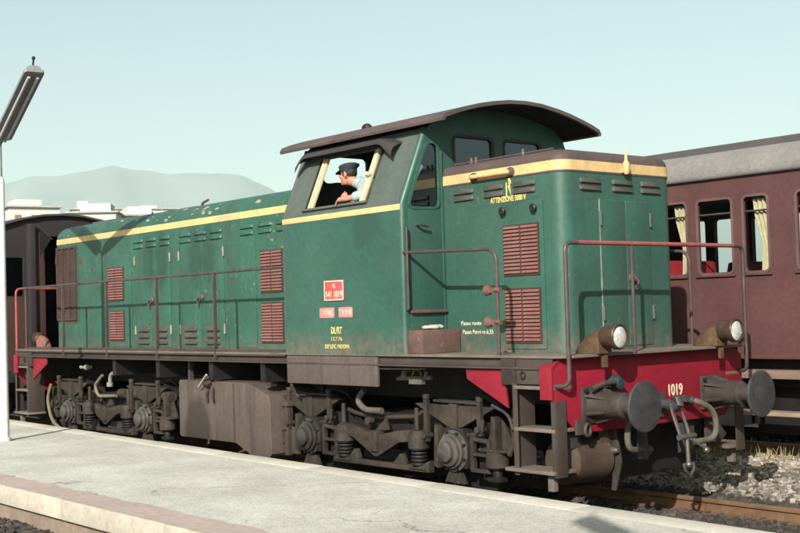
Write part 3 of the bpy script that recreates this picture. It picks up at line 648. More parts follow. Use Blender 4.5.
def grow(l, d):
    c = Vector((sum(a for a, b in l)/len(l), sum(b for a, b in l)/len(l))); out = []
    n = len(l)
    for i in range(n):
        t = (Vector(l[(i+1) % n])-Vector(l[i-1])).normalized(); nn = Vector((t.y, -t.x))
        p = Vector(l[i]); 
        if nn.dot(p-c) < 0: nn = -nn
        out.append(tuple(p+nn*d))
    return out
for l in (dwin, mir(dwin), fwn, mir(fwn)):
    MB().panel([grow(l, .022), grow(l, -.006)[::-1]], lambda u, v, q: (-2.649 if q == 0 else -2.636, u, v)).build('window_frame', GREEN if l in (dwin,) else GREYF, fwl, smooth=40)
    MB().panel([grow(l, .001)], lambda u, v, q: (-2.668 if q == 0 else -2.663, u, v)).build('window_pane', GLASS, fwl, smooth=0)
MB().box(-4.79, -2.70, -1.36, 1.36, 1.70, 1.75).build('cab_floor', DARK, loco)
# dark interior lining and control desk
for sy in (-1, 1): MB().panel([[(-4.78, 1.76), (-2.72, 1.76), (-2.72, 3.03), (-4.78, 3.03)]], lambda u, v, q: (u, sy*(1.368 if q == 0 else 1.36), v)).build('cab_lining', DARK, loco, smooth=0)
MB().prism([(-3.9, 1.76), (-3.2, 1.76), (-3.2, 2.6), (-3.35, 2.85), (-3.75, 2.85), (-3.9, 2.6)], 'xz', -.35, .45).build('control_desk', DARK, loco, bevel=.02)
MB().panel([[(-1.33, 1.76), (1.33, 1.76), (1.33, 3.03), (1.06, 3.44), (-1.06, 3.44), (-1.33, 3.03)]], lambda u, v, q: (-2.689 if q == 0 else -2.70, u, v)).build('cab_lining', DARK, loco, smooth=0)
rooff = MB(); n = len(ROOFP)
m = rooff; m.loft([[(x, a, b) for a, b in ROOFP+INN[::-1]] for x in (-5.14, -5.12, -2.22, -2.20)])
roof = m.build('cab_roof', ROOFB, loco, smooth=40)
MB().loft([[(x, a*.995, b-.0035) for a, b in INN[1:-1]]+[(x, a*.985, b-.008) for a, b in INN[1:-1][::-1]] for x in (-5.13, -2.21)]).build('roof_shade_sheet', DARK, roof, smooth=40)  # near-black sheet that paints in the shade under the cab roof
MB().sphere((-4.2, -.60, 4.09), .065, 14, 8, (1.1, .9, .8)).build('roof_ventilator', BOGIED, roof)
# cab door (platform side of the front wall)
cdoor = MB().panel([[(-1.318, 1.60), (-.868, 1.60), (-.868, 3.0), (-1.318, 3.0)]], lambda u, v, q: (-2.6495 if q == 0 else -2.642, u, v)).build('cab_door', GREEN, loco, bevel=.003)
MB().box(-2.645, -2.60, -1.34, -.85, 1.925, 1.955).build('door_sill', RUSTRED, cdoor, bevel=.004)
MB().box(-2.6485, -2.630, -.866, -.842, 1.515, 3.62).build('door_frame', GREEN, loco, bevel=.004)
m = MB(); m.tube([(-2.645, -1.22, 2.83), (-2.58, -1.22, 2.83)], .012); m.tube([(-2.58, -1.22, 2.83), (-2.58, -1.11, 2.815)], .014); m.build('door_handle', STEEL, cdoor)
MB().tube(bend([(-2.65, -1.362, 2.80), (-2.60, -1.385, 2.80), (-2.60, -1.385, 1.96), (-2.65, -1.362, 1.96)], .04), .014).build('grab_rail', TUBE, loco)
MB().box(-2.648, -2.425, -1.36, -.845, 1.511, 1.752).build('door_step', RUSTRED, loco, bevel=.012)
# skirt panel below the cab
MB().box(-4.80, -3.125, -1.398, -1.365, 1.165, 1.478).build('skirt_panel', SKIRT, loco, bevel=.008)
m = MB()
for k in range(24): m.sphere((-4.75+k*.0675, -1.399, 1.45), .010, 6, 4)
tag(m.build('rivets', SKIRT, loco), kind='stuff')
# plates and lettering on the cab side
cs = lambda u, v, d: (u, -1.402-d, v)
def plate(u0, u1, v0, v1, mt, border, d=.012):
    p = MB().panel([rrect(u0, v0, u1, v1, .012, 3)], lambda u, v, q: cs(u, v, .001 if q == 0 else d)).build('number_plate', mt, cab, bevel=.002)
    if border: MB().panel([rrect(u0, v0, u1, v1, .012, 3), rrect(u0+.016, v0+.016, u1-.016, v1-.016, .01, 3)[::-1]], lambda u, v, q: cs(u, v, d+.0005 if q == 0 else d+.004)).build('plate_border', mat('plate_cream', (.55, .40, .32), .6), p, smooth=0)
    return p
PLR = mat('plate_red', (.42, .06, .07), .5, var=.12, vscale=9); PLP = mat('plate_faded_pink', (.50, .17, .17), .6, var=.15, vscale=12)
p = plate(-4.008, -3.655, 2.087, 2.306, PLR, True)
text('FS', .065, cs(-3.83, 2.222, .014), (1, 0, 0), (0, 0, 1), WHITEL, p)
text('141 1019', .10, cs(-3.83, 2.12, .014), (1, 0, 0), (0, 0, 1), WHITEL, p, wide=.29, bold=.001)
for a, b, t in ((-4.116, -3.845, 'TV FIRE'), (-3.763, -3.515, 'TV 018')):
    p = plate(a, b, 1.898, 2.010, PLP, False, .006); text(t, .085, cs((a+b)/2, 1.925, .007), (1, 0, 0), (0, 0, 1), WHITEL, p, wide=.21)
text('DL/RT', .105, cs(-3.815, 1.725, .002), (1, 0, 0), (0, 0, 1), YELL, cab, wide=.20, bold=.002)
text('13.7.76', .06, cs(-3.82, 1.648, .002), (1, 0, 0), (0, 0, 1), YELL, cab, wide=.19)
text('DEP.LOC. PADOVA', .062, cs(-3.815, 1.565, .002), (1, 0, 0), (0, 0, 1), YELL, cab, wide=.44, bold=.001)

# --- handrails
def rail(pts, nm='handrail', mt=TUBE, r=.018, rad=.1): return MB().tube(bend(pts, rad), r, 10).build(nm, mt, loco)
for s in (-1, 1):
    y = s*1.38; xf = -1.31 if s < 0 else -1.20
    rail([(-2.66, y, 2.545), (xf, y, 2.505), (xf, y, 1.505)], rad=.14)
    hr = rail([(-4.80, y, 2.50), (-12.36, y, 2.51), (-12.36, y, 1.50)], rad=.05, r=.017)
    rail([(-12.36, y, 2.51), (-12.60, y*.96, 2.51), (-12.80, y*.9, 2.51)], r=.016, mt=RAILRED)
    p0 = None
    for x in (-10.90, -9.41, -7.90, -6.39):
        if p0 is None: p0 = MB().box(x-.012, x+.012, *sorted((s*1.366, s*1.41)), 1.40, 2.51).build('handrail_post', TUBE, hr, bevel=.004)
        else: again(p0, (x+10.90, 0, 0), hr)
for z in (2.12, 1.82):
    m = MB(); m.revolve((-1.40, -1.38, z), (-1.47, -1.38, z), [(0, .02), (.3, .05), (.7, .055), (1, .03)], 12); m.box(-1.42, -1.27, -1.40, -1.36, z-.025, z+.025); m.ring((-1.31, -1.38, z), (0, 0, 1), .028, .016)
    m.build('lamp_iron_clamp', RUSTRED, loco)
for s, xf in ((1, -.49), (-1, -12.90)):
    for mt, pts in ((RAILRED, [(xf, -1.16, 2.515), (xf, 1.16, 2.515)]),): MB().tube(pts, .0205, 10).build('handrail', mt, loco)
    for sy in (-1, 1):
        y = sy*1.325
        MB().tube(bend([(xf, sy*1.15, 2.515), (xf, y, 2.515), (xf, y, 1.24), (xf-s*.16, y+sy*.06, 1.24)], .11), .02, 10).build('handrail', TUBE if s > 0 else RAILRED, loco)
    for y in (-.42, .5) if s < 0 else (-.42,): MB().tube([(xf+s*.0-.0, y, 1.505), (xf, y, 2.50)], .016, 8).build('handrail_post', TUBE, loco)

# --- buffer beams, buffers, lamps
def endgear(s):
    X = (lambda x: x) if s > 0 else mx
    def bx(m, x0, x1, *r): return m.box(*sorted((X(x0), X(x1))), *r)
    hs = MB().prism([(-1.30, 1.484), (-1.42, 1.40), (-1.42, 1.12), (-1.10, .80), (1.10, .80), (1.42, 1.12), (1.42, 1.40), (1.30, 1.484)], 'yz', *sorted((X(-.64), X(-.62)))).build('buffer_beam', RED, loco, bevel=.004)
    MB().prism([(-1.425, 1.12), (-1.425, 1.41), (-1.31, 1.484), (-1.27, 1.484), (-1.40, 1.39), (-1.40, 1.12)], 'yz', *sorted((X(-.76), X(-.615)))).build('beam_flange', RED, hs, bevel=.003)
    bx(MB(), -.80, -.641, -1.25, 1.25, 1.02, 1.48).build('beam_channel', FRAME, loco, bevel=.01)
    if s > 0: text('1019', .155, (-.617, .31, 1.055), (0, 1, 0), (0, 0, 1), WHITEL, hs, wide=.215, bold=.003)
    for sy in (-1, 1):
        y = sy*.875
        bf = MB(); bf.revolve((X(-.60), y, 1.05), (X(-.08), y, 1.05), [(0, .135), (.12, .13), (.3, .122), (.68, .118), (.70, .105), (.72, .088), (1, .085)], 28)
        bf = bf.build('buffer', BUFB, loco, smooth=30)
        bx(MB(), -.618, -.59, y-.175, y+.175, .885, 1.215).build('buffer_base', BUFB, bf, bevel=.006)
        m = MB()
        for a in range(6):
            an = R(60*a+30); c, sn = math.cos(an), math.sin(an); d = Vector((0, c, sn)); t = Vector((0, -sn, c))*.009
            m.loft([[Vector((X(-.59), y, 1.05))+d*q+t*w_ for q, w_ in ((.10, -1), (.175, -1), (.175, 1), (.10, 1))], [Vector((X(-.40), y, 1.05))+d*q+t*w_ for q, w_ in ((.10, -1), (.128, -1), (.128, 1), (.10, 1))]])
        m.build('rib', BUFB, bf, smooth=0)
        m = MB()
        for a, b in ((.14, .13), (-.14, .13), (.14, -.13), (-.14, -.13)): m.cyl((X(-.59), y+a, 1.05+b), (X(-.565), y+a, 1.05+b), .02, n=6)
        m.build('bolts', BOGIED, bf, smooth=0)
        hd = MB(); hd.revolve((X(-.085), y, 1.05), (X(0), y, 1.05), [(0, .085), (.15, .10), (.45, .215), (.55, .226), (.72, .226), (.80, .218), (.92, .15), (1, .0005)], 40, False); hd.build('buffer_head', BUFF, bf, smooth=25)
        # headlamp
        lp = MB(); xb = -.62
        lp.revolve((X(-.47), y, 1.665), (X(-.27), y, 1.665), [(0, .075), (.15, .098), (.7, .104), (.72, .118), (.95, .118), (1, .110), (.985, .100), (.8, .097)], 28, False)
        lp = lp.build('headlamp', mat('lamp_body', (.055, .036, .028), .45, metal=.3, var=.4, vscale=14, grime=(.13, .075, .028), gamt=.5), loco, smooth=30)
        hsn = MB(); hsn.loft([[(X(x), y+q*wd, 1.513+z) for q, z in ((-1, 0), (-1, h*.55), (-.6, h*.9), (0, h), (.6, h*.9), (1, h*.55), (1, 0))] for x, wd, h in ((-.78, .04, .03), (-.74, .060, .08), (-.65, .080, .165), (-.54, .088, .205), (-.455, .085, .22))]).build('lamp_housing', YELD if s > 0 else PINK, lp, smooth=45)
        m = MB(); m.revolve((X(-.40), y, 1.665), (X(-.29), y, 1.665), [(0, .001), (.05, .04), (.4, .08), (1, .097)], 28, False); m.build('reflector', CHROME, lp, smooth=60)
        m = MB(); m.revolve((X(-.293), y, 1.665), (X(-.275), y, 1.665), [(0, .100), (.5, .082), (.9, .04), (1, .0005)], 28, False); m.build('lens', LENSM, lp, smooth=60)
        bx(MB(), -.50, -.475, y-.035+.02, y+.035+.02, 1.385, 1.50).build('lamp_bracket', YELD, lp, bevel=.006)
        # access steps
        y0, y1 = sorted((sy*1.395, sy*1.12))
        st = MB(); bx(st, -1.14, -1.125, y0, y1, .42, 1.25); st = st.build('step_ladder', FRAME, loco, bevel=.003)
        bx(MB(), -1.124, -1.08, *sorted((sy*1.397, sy*1.385)), .42, 1.25).build('step_flange', FRAME, st, bevel=.003)
        bx(MB(), -.615, -.60, *sorted((sy*1.395, sy*1.26)), .43, 1.11).build('step_side', FRAME, st, bevel=.003)
        bx(MB(), -.66, -.616, *sorted((sy*1.397, sy*1.385)), .43, 1.11).build('step_flange', FRAME, st, bevel=.003)
        for z, e in ((1.235, 0), (.855, 0), (.485, .03)): bx(MB(), -1.20-e if z < .6 else -1.123, -.617, *sorted((sy*(1.40+e), sy*1.14)), z-.03, z+.002).build('step_tread', DECK, st, bevel=.005)
        m = MB(); bx(m, -1.285, -.632, *sorted((sy*1.30, sy*1.15)), 1.25, 1.484); bx(m, -1.09, -.635, *sorted((sy*1.385, sy*1.37)), 1.25, 1.484); m.build('step_box', FRAME, st, bevel=.005)
        bx(MB(), -1.285, -1.095, *sorted((sy*1.395, sy*1.302)), 1.24, 1.484).build('step_box', BOGIE, st, bevel=.01)
        m = MB(); m.ring((X(-1.0), sy*1.392, 1.33), (0, 1, 0), .03, .008); m.build('step_handle', BOGIED, st)
        bx(MB(), -.76, -.69, *sorted((sy*1.36, sy*1.30)), .30, .455).build('step_bracket', DECK, st, bevel=.004)
        MB().prism([(X(-1.80), 1.375), (X(-1.288), 1.375), (X(-1.235), 1.02), (X(-1.79), 1.28)], 'xz', *sorted((sy*1.36, sy*1.335))).build('red_gusset', RED, loco, bevel=.004)
        # sand drum, guard iron
        dz = MB()
        if sy < 0: dz.revolve((X(-.86), -1.10, .53), (X(-.86), -.53, .53), [(0, .14), (.03, .19), (.10, .215), (.90, .215), (.97, .19), (1, .14)], 28).build('sand_drum', mat('rust_drum', (.06, .038, .028), .7, var=.25, vscale=3, grime=(.028, .02, .018), gamt=.6, streak=.3), loco, smooth=30)
        MB().prism([(X(-.75), .80), (X(-.66), .80), (X(-.60), .50), (X(-.68), .22), (X(-.73), .22), (X(-.70), .50)], 'xz', *sorted((sy*.52, sy*.545))).build('guard_iron', BOGIE, loco, bevel=.004)
        bx(MB(), -.73, -.70, *sorted((sy*.70, sy*.50)), .50, .80).build('guard_plate', BOGIE, loco, bevel=.004)
        m = MB(); m.revolve((X(-.69), sy*.58, .60), (X(-.60), sy*.58, .60), [(0, .035), (.5, .04), (1, .02)], 10); m.build('sand_valve', STEEL, loco)
        MB().prism([(sy*.98, .80), (sy*1.24, .80), (sy*1.12, .66), (sy*.98, .66)] if sy < 0 else [(.88, .56), (1.10, .52), (1.22, .60), (1.02, .79), (.88, .79)], 'yz', *sorted((X(-.72), X(-.69)))).build('end_plate', FRAME, loco, bevel=.004)
    m = MB(); bx(m, -.615, -.585, -1.14, -.99, .79, .93); m.ring((X(-.56), -1.03, .83), (1, .3, 0), .055, .016); m.build('tow_ring', FRAME, loco)
    # draw hook with screw coupling
    bx(MB(), -.617, -.59, -.14, .14, .86, 1.10).build('hook_plate', FRAME, loco, bevel=.01)
    hk = MB().tube([(X(-.60), 0, 1.0), (X(-.46), 0, .99), (X(-.38), 0, .97), (X(-.33), 0, 1.0), (X(-.35), 0, 1.055), (X(-.40), 0, 1.06)], [.05, .05, .055, .045, .035, .018], 10).build('draw_hook', BUFF, loco)
    for q in (-.055, .055): MB().tube(bend([(X(-.40), q*.8, 1.0), (X(-.36), q*1.3, .92), (X(-.28), q*1.2, .70)], .08), .018, 8).build('coupling_link', STEEL, hk)
    m = MB(); m.cyl((X(-.26), -.12, .70), (X(-.26), .12, .70), .028); m.cyl((X(-.26), 0, .72), (X(-.25), 0, .42), .022); m.sphere((X(-.25), 0, .44), .035); m.build('coupling_screw', STEEL, hk)
    m = MB(); m.cyl((X(-.26), .02, .69), (X(-.17), .16, .58), .014); m.sphere((X(-.17), .17, .565), .035); m.build('screw_lever', STEEL, hk)
    for q in (-.07, .07): MB().tube(bend([(X(-.25), q, .46), (X(-.24), q, .40), (X(-.24), 0, .33)], .04), .016, 8).build('end_shackle', BUFF, hk)
    # brake hoses
    for y0, mtt, yy in ((.42, RUBBER, .30), (-.40, RUBBER, -.30)):
        hz = MB(); hz.tube(bend([(X(-.60), y0, 1.0), (X(-.46), y0, 1.0), (X(-.42), y0+.24*(1 if y0 > 0 else -1), .90), (X(-.42), y0+.27*(1 if y0 > 0 else -1), .62), (X(-.46), yy, .60)], .17, 10), .029, 10); hz = hz.build('brake_hose', RUBBER, loco)
        m = MB(); m.revolve((X(-.615), y0, 1.0), (X(-.47), y0, 1.0), [(0, .05), (.3, .05), (.35, .035), (.8, .04), (1, .03)], 12); m.box(*sorted((X(-.55), X(-.50))), y0-.09, y0-.01, .99, 1.04); m.build('hose_cock', BUFF, hz)
        m = MB(); m.revolve((X(-.46), yy+.02, .60), (X(-.46), yy-.07, .58), [(0, .032), (.4, .045), (1, .05)], 12); m.box(*sorted((X(-.50), X(-.42))), yy-.13, yy-.07, .52, .80); m.build('hose_coupling', BUFF, hz, smooth=30)
    # jumper socket above the buffer
    m = MB(); m.tube(bend([(X(-.61), -.66, 1.22), (X(-.52), -.68, 1.24), (X(-.48), -.90, 1.24), (X(-.50), -1.02, 1.20)], .06), .026, 10); m.build('jumper_cable', FRAME, loco)
    MB().revolve((X(-.61), -.62, 1.24), (X(-.50), -.62, 1.22), [(0, .07), (.6, .07), (.7, .055), (1, .05)], 14).build('jumper_socket', mat('teal_socket', (.012, .032, .036), .6), loco)
endgear(1); endgear(-1)
for x in (-1.18, mx(-1.18)): MB().box(x-.12, x+.12, -.52, 1.20, .24, .97).build('dark_screen_box', BOGIED, loco, bevel=.03)  # dark boxes added to hide the lit ballast behind the buffer beams

# --- bogies
def bogie(xc):
    m = MB()
    for sy in (-1, 1):
        m.prism([(xc-1.95, .62), (xc-1.9, .82), (xc-.7, .82), (xc-.6, .74), (xc+.6, .74), (xc+.7, .82), (xc+1.9, .82), (xc+1.95, .62), (xc+1.5, .58), (xc+.9, .58), (xc+.75, .50), (xc-.75, .50), (xc-.9, .58), (xc-1.5, .58)], 'xz', *sorted((sy*.90, sy*.94)))
    m.box(xc-.35, xc+.35, -.93, .93, .45, .85); m.box(xc-1.95, xc-1.85, -.93, .93, .55, .78); m.box(xc+1.85, xc+1.95, -.93, .93, .55, .78)
    bg_ = m.build('bogie', BOGIED, loco, bevel=.008)
    def part(m, nm, mt=BOGIE, **k): return m.build(nm, mt, bg_, **k)
    for a in (-1.25, 1.25):
        x = xc+a
        for sy in (-1, 1):
            ws = MB(); ws.revolve((x, sy*.82, .52), (x, sy*.69, .52), [(0, .46), (.02, .50), (.7, .515), (.75, .545), (.95, .54), (1, .48)], 36); part(ws, 'wheel', BOGIED)
        part(MB().cyl((x, -1.0, .52), (x, 1.0, .52), .085, n=14), 'axle', BOGIED)
    for sy in (-1, 1):
        def bx(m, u0, u1, d0, d1, z0, z1): return m.box(xc+u0, xc+u1, *sorted((sy*d0, sy*d1)), z0, z1)
        def pr(poly, d0, d1): return MB().prism([(xc+u, z) for u, z in poly], 'xz', *sorted((sy*d0, sy*d1)))
        P = lambda u, d, z: (xc+u, sy*d, z)
        part(pr([(-.64, .73), (-.36, .70), (-.09, .63), (.09, .63), (.36, .68), (.64, .71), (.64, .585), (.40, .56), (.03, .385), (-.03, .385), (-.40, .57), (-.64, .60)], 1.04, 1.12), 'equalizer_beam', bevel=.012)
        part(bx(MB(), -.075, .055, 1.035, 1.15, .44, .665), 'beam_clamp', bevel=.012)
        part(pr([(-.80, .275), (.86, .275), (.86, .40), (.72, .33), (-.66, .33), (-.80, .40)], 1.02, 1.10), 'lower_tie_bar', bevel=.008)
        for u in (-.44, .36): part(pr([(u-.10, .33), (u+.10, .33), (u+.05, .44), (u+.02, .44)], 1.03, 1.09), 'tie_bar_foot', bevel=.006)
        for u in (-.60, .68):
            part(MB().revolve(P(u, 1.07, .50), P(u, 1.07, .70), [(0, .095), (.1, .115), (.7, .118), (.85, .10), (1, .09)], 20), 'spring_cup', smooth=30)
            m = MB()
            for k in range(4): m.ring(P(u, 1.07, .355+k*.038), (0, 0, 1), .075, .016, 18, 6)
            part(m, 'coil_spring', BOGIED)
            part(MB().cyl(P(u-.06, 1.04, .69), P(u-.06, 1.04, .93), .026), 'guide_rod')
            part(bx(MB(), u-.13, u+.13, 1.02, 1.12, .30, .345), 'spring_seat', bevel=.006)
        part(MB().tube(bend([P(-.62, 1.0, .86), P(-.42, 1.02, .82), P(.05, 1.02, .80), P(.62, 1.02, .84), P(.75, 1.0, .95)], .1), .024), 'brake_pipe')
        part(pr([(-.04, .66), (.14, .80), (.18, .68)], 1.05, 1.08), 'pipe_bracket')
        part(MB().cyl(P(-.16, 1.03, .76), P(-.16, 1.10, .76), .045, n=12), 'drain_cock', BOGIE)
        for k, a in enumerate((-1.25, 1.25)):
            # axle box with its round cover
            ab = part(pr([(a-.20, .36), (a+.20, .36), (a+.22, .60), (a+.13, .76), (a-.13, .76), (a-.22, .60)], .96, 1.10), 'axle_box', BOGIED, bevel=.015)
            part(MB().revolve(P(a, 1.09, .53), P(a, 1.245, .53), [(0, .205), (.12, .21), (.16, .175), (.38, .175), (.42, .15), (.60, .15), (.66, .105), (.92, .10), (1, .07)], 28), 'axle_cover', STEEL, smooth=30)
            m = MB()
            for q in range(8): an = R(45*q+22); m.cyl(P(a+.19*math.cos(an), 1.10, .53+.19*math.sin(an)), P(a+.19*math.cos(an), 1.135, .53+.19*math.sin(an)), .016, n=6)
            tag(part(m, 'cover_bolts', BOGIED, smooth=0), kind='stuff')
            part(MB().revolve(P(a, 1.03, .75), P(a, 1.03, .82), [(0, .06), (1, .05)], 12), 'spring_button')
            # leaf spring, inverted triangle of leaves
            m = MB()
            for j in range(7):
                hl = .60-.072*j; h2 = hl-.066; z = .985-.031*j; m.prism([(xc+a-h2, z-.031), (xc+a+h2, z-.031), (xc+a+hl, z-.004), (xc+a+hl, z), (xc+a-hl, z), (xc+a-hl, z-.004)], 'xz', *sorted((sy*(1.0+.0004*j), sy*(1.085-.0012*j))))
            part(m, 'leaf_spring', smooth=0)
            part(pr([(a-.30, 1.01), (a+.38, 1.005), (a+.38, 1.03), (a-.30, 1.035)], .97, 1.10), 'spring_plate', bevel=.004)
            part(pr([(a-.055, .75), (a+.055, .75), (a+.065, 1.0), (a-.065, 1.0)], .985, 1.105), 'spring_buckle', bevel=.008)
            for u, z0 in ((a-.40, .60), (a+.40, .70)):
                m = MB(); bx(m, u-.026, u+.026, 1.075, 1.125, z0, 1.04); m.cyl(P(u, 1.10, 1.035), P(u, 1.10, 1.085), .04, n=10); m.cyl(P(u, 1.04, z0+.06), P(u, 1.16, z0+.06), .034, n=10); part(m, 'spring_hanger', bevel=.004)
            # pedestal guide frames beside the box
            part(MB().prism([(xc+a+.25, .34), (xc+a+.53, .34), (xc+a+.53, .66), (xc+a+.25, .70)], 'xz', *sorted((sy*1.05, sy*1.11)), holes=[[(xc+a+.29, .53), (xc+a+.29, .65), (xc+a+.49, .63), (xc+a+.49, .53)], [(xc+a+.29, .375), (xc+a+.29, .50), (xc+a+.49, .50), (xc+a+.49, .375)]]), 'guide_frame', bevel=.005)
            part(bx(MB(), a+.27, a+.50, .97, 1.0, .36, .66), 'guide_back', BOGIED)
            part(MB().tube(bend([P(a+.22, 1.1, .70), P(a+.42, 1.1, .72), P(a+.44, 1.1, .86)], .05), .02), 'grease_pipe')
            part(pr([(a-.30, .36), (a-.24, .34), (a-.23, .74), (a-.28, .78)], 1.02, 1.11), 'pedestal_leg', bevel=.006)
            part(pr([(a-.17, .205), (a+.12, .20), (a+.05, .33), (a-.10, .33)], 1.02, 1.08), 'box_keep', bevel=.006)
        for q in (-1, 1):
            u = 1.85*q
            part(MB().revolve(P(u, 1.07, .40), P(u, 1.07, .56), [(0, .10), (.08, .115), (.9, .115), (1, .10)], 18), 'spring_cup', smooth=30)
            m = MB(); m.prism([(xc+u-.20, .575), (xc+u+.18, .575), (xc+u+.18, .62), (xc+u+.03, .88), (xc+u-.03, .88), (xc+u-.20, .62)], 'xz', *sorted((sy*1.0, sy*1.03))); bx(m, u-.20, u+.18, 1.0, 1.14, .56, .585); bx(m, u-.03, u+.03, 1.03, 1.12, .585, .90); part(m, 'end_bracket', bevel=.005)
            m = MB(); m.cyl(P(u, 1.07, .30), P(u, 1.07, .40), .05); bx(m, u-.10, u+.08, 1.02, 1.12, .27, .31); part(m, 'spring_stem', BOGIED, bevel=.004)
            part(bx(MB(), u-.06*q, u-.12*q, .98, 1.02, .22, .60) if q > 0 else bx(MB(), u+.06, u+.12, .98, 1.02, .22, .60), 'brake_hanger', BOGIE)
    return bg_
bogie(-3.55); bogie(-10.10)

# --- underframe equipment
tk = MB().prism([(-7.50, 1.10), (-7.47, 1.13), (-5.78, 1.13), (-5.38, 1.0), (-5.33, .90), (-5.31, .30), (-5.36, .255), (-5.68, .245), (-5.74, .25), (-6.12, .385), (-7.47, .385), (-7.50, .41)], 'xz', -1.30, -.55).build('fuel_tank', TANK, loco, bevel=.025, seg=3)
MB().box(-6.145, -6.115, -1.312, -1.285, .40, 1.12).build('tank_rib', FRAME, tk, bevel=.006)
for x in (-7.40, -5.42): MB().box(x-.03, x+.03, -1.20, -1.15, 1.10, 1.40).build('tank_hanger', FRAME, tk)
m = MB(); m.revolve((-6.75, -1.25, 1.06), (-6.70, -1.36, 1.16), [(0, .06), (.4, .06), (.45, .075), (.8, .075), (1, .05)], 14); m.tube([(-6.73, -1.30, 1.05), (-6.74, -1.33, .95), (-6.74, -1.32, .86)], .02); m.tube([(-6.60, -1.31, 1.05), (-6.58, -1.34, .95), (-6.58, -1.32, .86)], .016); m.build('filler_neck', BOGIE, tk)
MB().tube([(-6.86, -1.37, 1.06), (-6.58, -1.42, 1.22)], .014).build('filler_lever', mat('pale_lever', (.30, .28, .17), .6), tk)
def stain_shadow(m, c, rad, dark, soft=.35, rag=.5):     # dark patch mixed into the colour: painted shadow on the tank, stains elsewhere
    t = m.node_tree; N = t.nodes; L = t.links; b = N['Principled BSDF']; src = b.inputs['Base Color'].links[0].from_socket
    g = N.new('ShaderNodeNewGeometry'); mp = N.new('ShaderNodeMapping'); mp.vector_type = 'TEXTURE'; mp.inputs['Location'].default_value = c; mp.inputs['Scale'].default_value = rad; L.new(g.outputs['Position'], mp.inputs[0])
    ln = N.new('ShaderNodeVectorMath'); ln.operation = 'LENGTH'; L.new(mp.outputs[0], ln.inputs[0])
    nz = N.new('ShaderNodeTexNoise'); nz.inputs['Scale'].default_value = 7; nz.inputs['Detail'].default_value = 8; nz.inputs['Roughness'].default_value = .65; L.new(g.outputs['Position'], nz.inputs['Vector'])
    ad = N.new('ShaderNodeMath'); ad.operation = 'MULTIPLY_ADD'; ad.inputs[1].default_value = rag; L.new(nz.outputs['Fac'], ad.inputs[0]); L.new(ln.outputs['Value'], ad.inputs[2])
    r = N.new('ShaderNodeMapRange'); r.inputs[1].default_value = 1+rag*.5; r.inputs[2].default_value = 1+rag*.5+soft; r.inputs[3].default_value = .85; r.inputs[4].default_value = 0; L.new(ad.outputs[0], r.inputs[0])
    mx_ = N.new('ShaderNodeMixRGB'); L.new(r.outputs[0], mx_.inputs[0]); L.new(src, mx_.inputs[1]); mx_.inputs[2].default_value = (*dark, 1); L.new(mx_.outputs[0], b.inputs['Base Color'])
stain_shadow(TANK, (-7.03, -1.3, .42), (.28, 1, .42), (.022, .018, .017))  # soft arched shadow painted into the tank colour
stain_shadow(GREEN, (-3.28, -1.40, 2.82), (.20, .12, .16), (.017, .046, .035), .3, 3.2)
for x in (-9.15, -8.75, -7.80, -7.45): stain_shadow(GREENR, (x, -HW, 2.78), (.13, .1, .30), (.016, .040, .030), .6, 2.0)
m = MB(); m.box(-5.27, -5.20, -1.14, -1.06, .28, .92); m.box(-5.30, -5.16, -1.16, -1.04, .86, .92); m.box(-5.19, -5.05, -1.10, -1.06, .30, .62); m.build('tank_bracket', FRAME, loco, bevel=.005)
m = MB(); m.tube(bend([(-5.05, -1.2, 1.33), (-5.02, -1.2, 1.28), (-4.98, -1.22, 1.28), (-4.97, -1.22, 1.10), (-4.93, -1.15, .98)], .03), .022); m.sphere((-4.97, -1.22, 1.18), .04); m.build('drain_pipe', BOGIE, loco)
m = MB(); m.cyl((-5.75, -1.0, 1.22), (-5.45, -1.0, 1.22), .07); m.sphere((-5.45, -1.0, 1.22), .075); m.build('air_filter', mat('dull_brass', (.20, .17, .12), .6), loco)
MB().tube(bend([(-3.72, -1.12, 1.10), (-3.86, -1.12, .98), (-3.72, -1.12, .88), (-3.42, -1.12, .885)], .13), .034, 10).build('air_hose', RUBBER, loco)
m = MB(); m.tube([(-3.10, -1.15, 1.24), (-2.55, -1.15, 1.26)], .022); m.cyl((-2.98, -1.15, 1.25), (-2.98, -1.15, 1.33), .05, .03); m.ring((-2.78, -1.15, 1.27), (0, 1, 0), .07, .011); m.box(-2.88, -2.68, -1.18, -1.12, 1.19, 1.25); m.cyl((-2.65, -1.15, 1.25), (-2.62, -1.15, 1.33), .02)
m.build('brake_valve', mat('grey_valve', (.10, .095, .075), .6, var=.3, vscale=9), loco)
MB().cyl((-3.15, -1.35, 1.355), (-2.40, -1.35, 1.365), .010, n=6).build('conduit', STEEL, loco)
MB().tube(bend([(-1.42, -1.1, .98), (-1.38, -1.14, .90), (-1.40, -1.14, .66), (-1.46, -1.14, .55)], .05), .028).build('sand_pipe', BOGIE, loco)
MB().tube(bend([(-1.62, -1.2, 1.02), (-1.40, -1.2, .95), (-1.34, -1.2, .80)], .08), .016).build('sand_pipe', FRAME, loco)
m = MB(); m.tube(bend([(-11.83, -1.2, .95), (-11.90, -1.24, .72), (-11.75, -1.24, .36), (-11.30, -1.22, .22), (-10.9, -1.2, .20)], .3, 8), .026, 10); m.build('air_hose', mat('yellowed_hose', (.13, .115, .07), .8), loco)
m = MB(); m.tube(bend([(-10.15, -1.12, 1.12), (-10.42, -1.12, .96), (-10.30, -1.12, .80), (-9.7, -1.12, .83)], .16, 8), .024, 10); m.build('air_hose', mat('yellowed_hose', (.13, .115, .07), .8), loco)
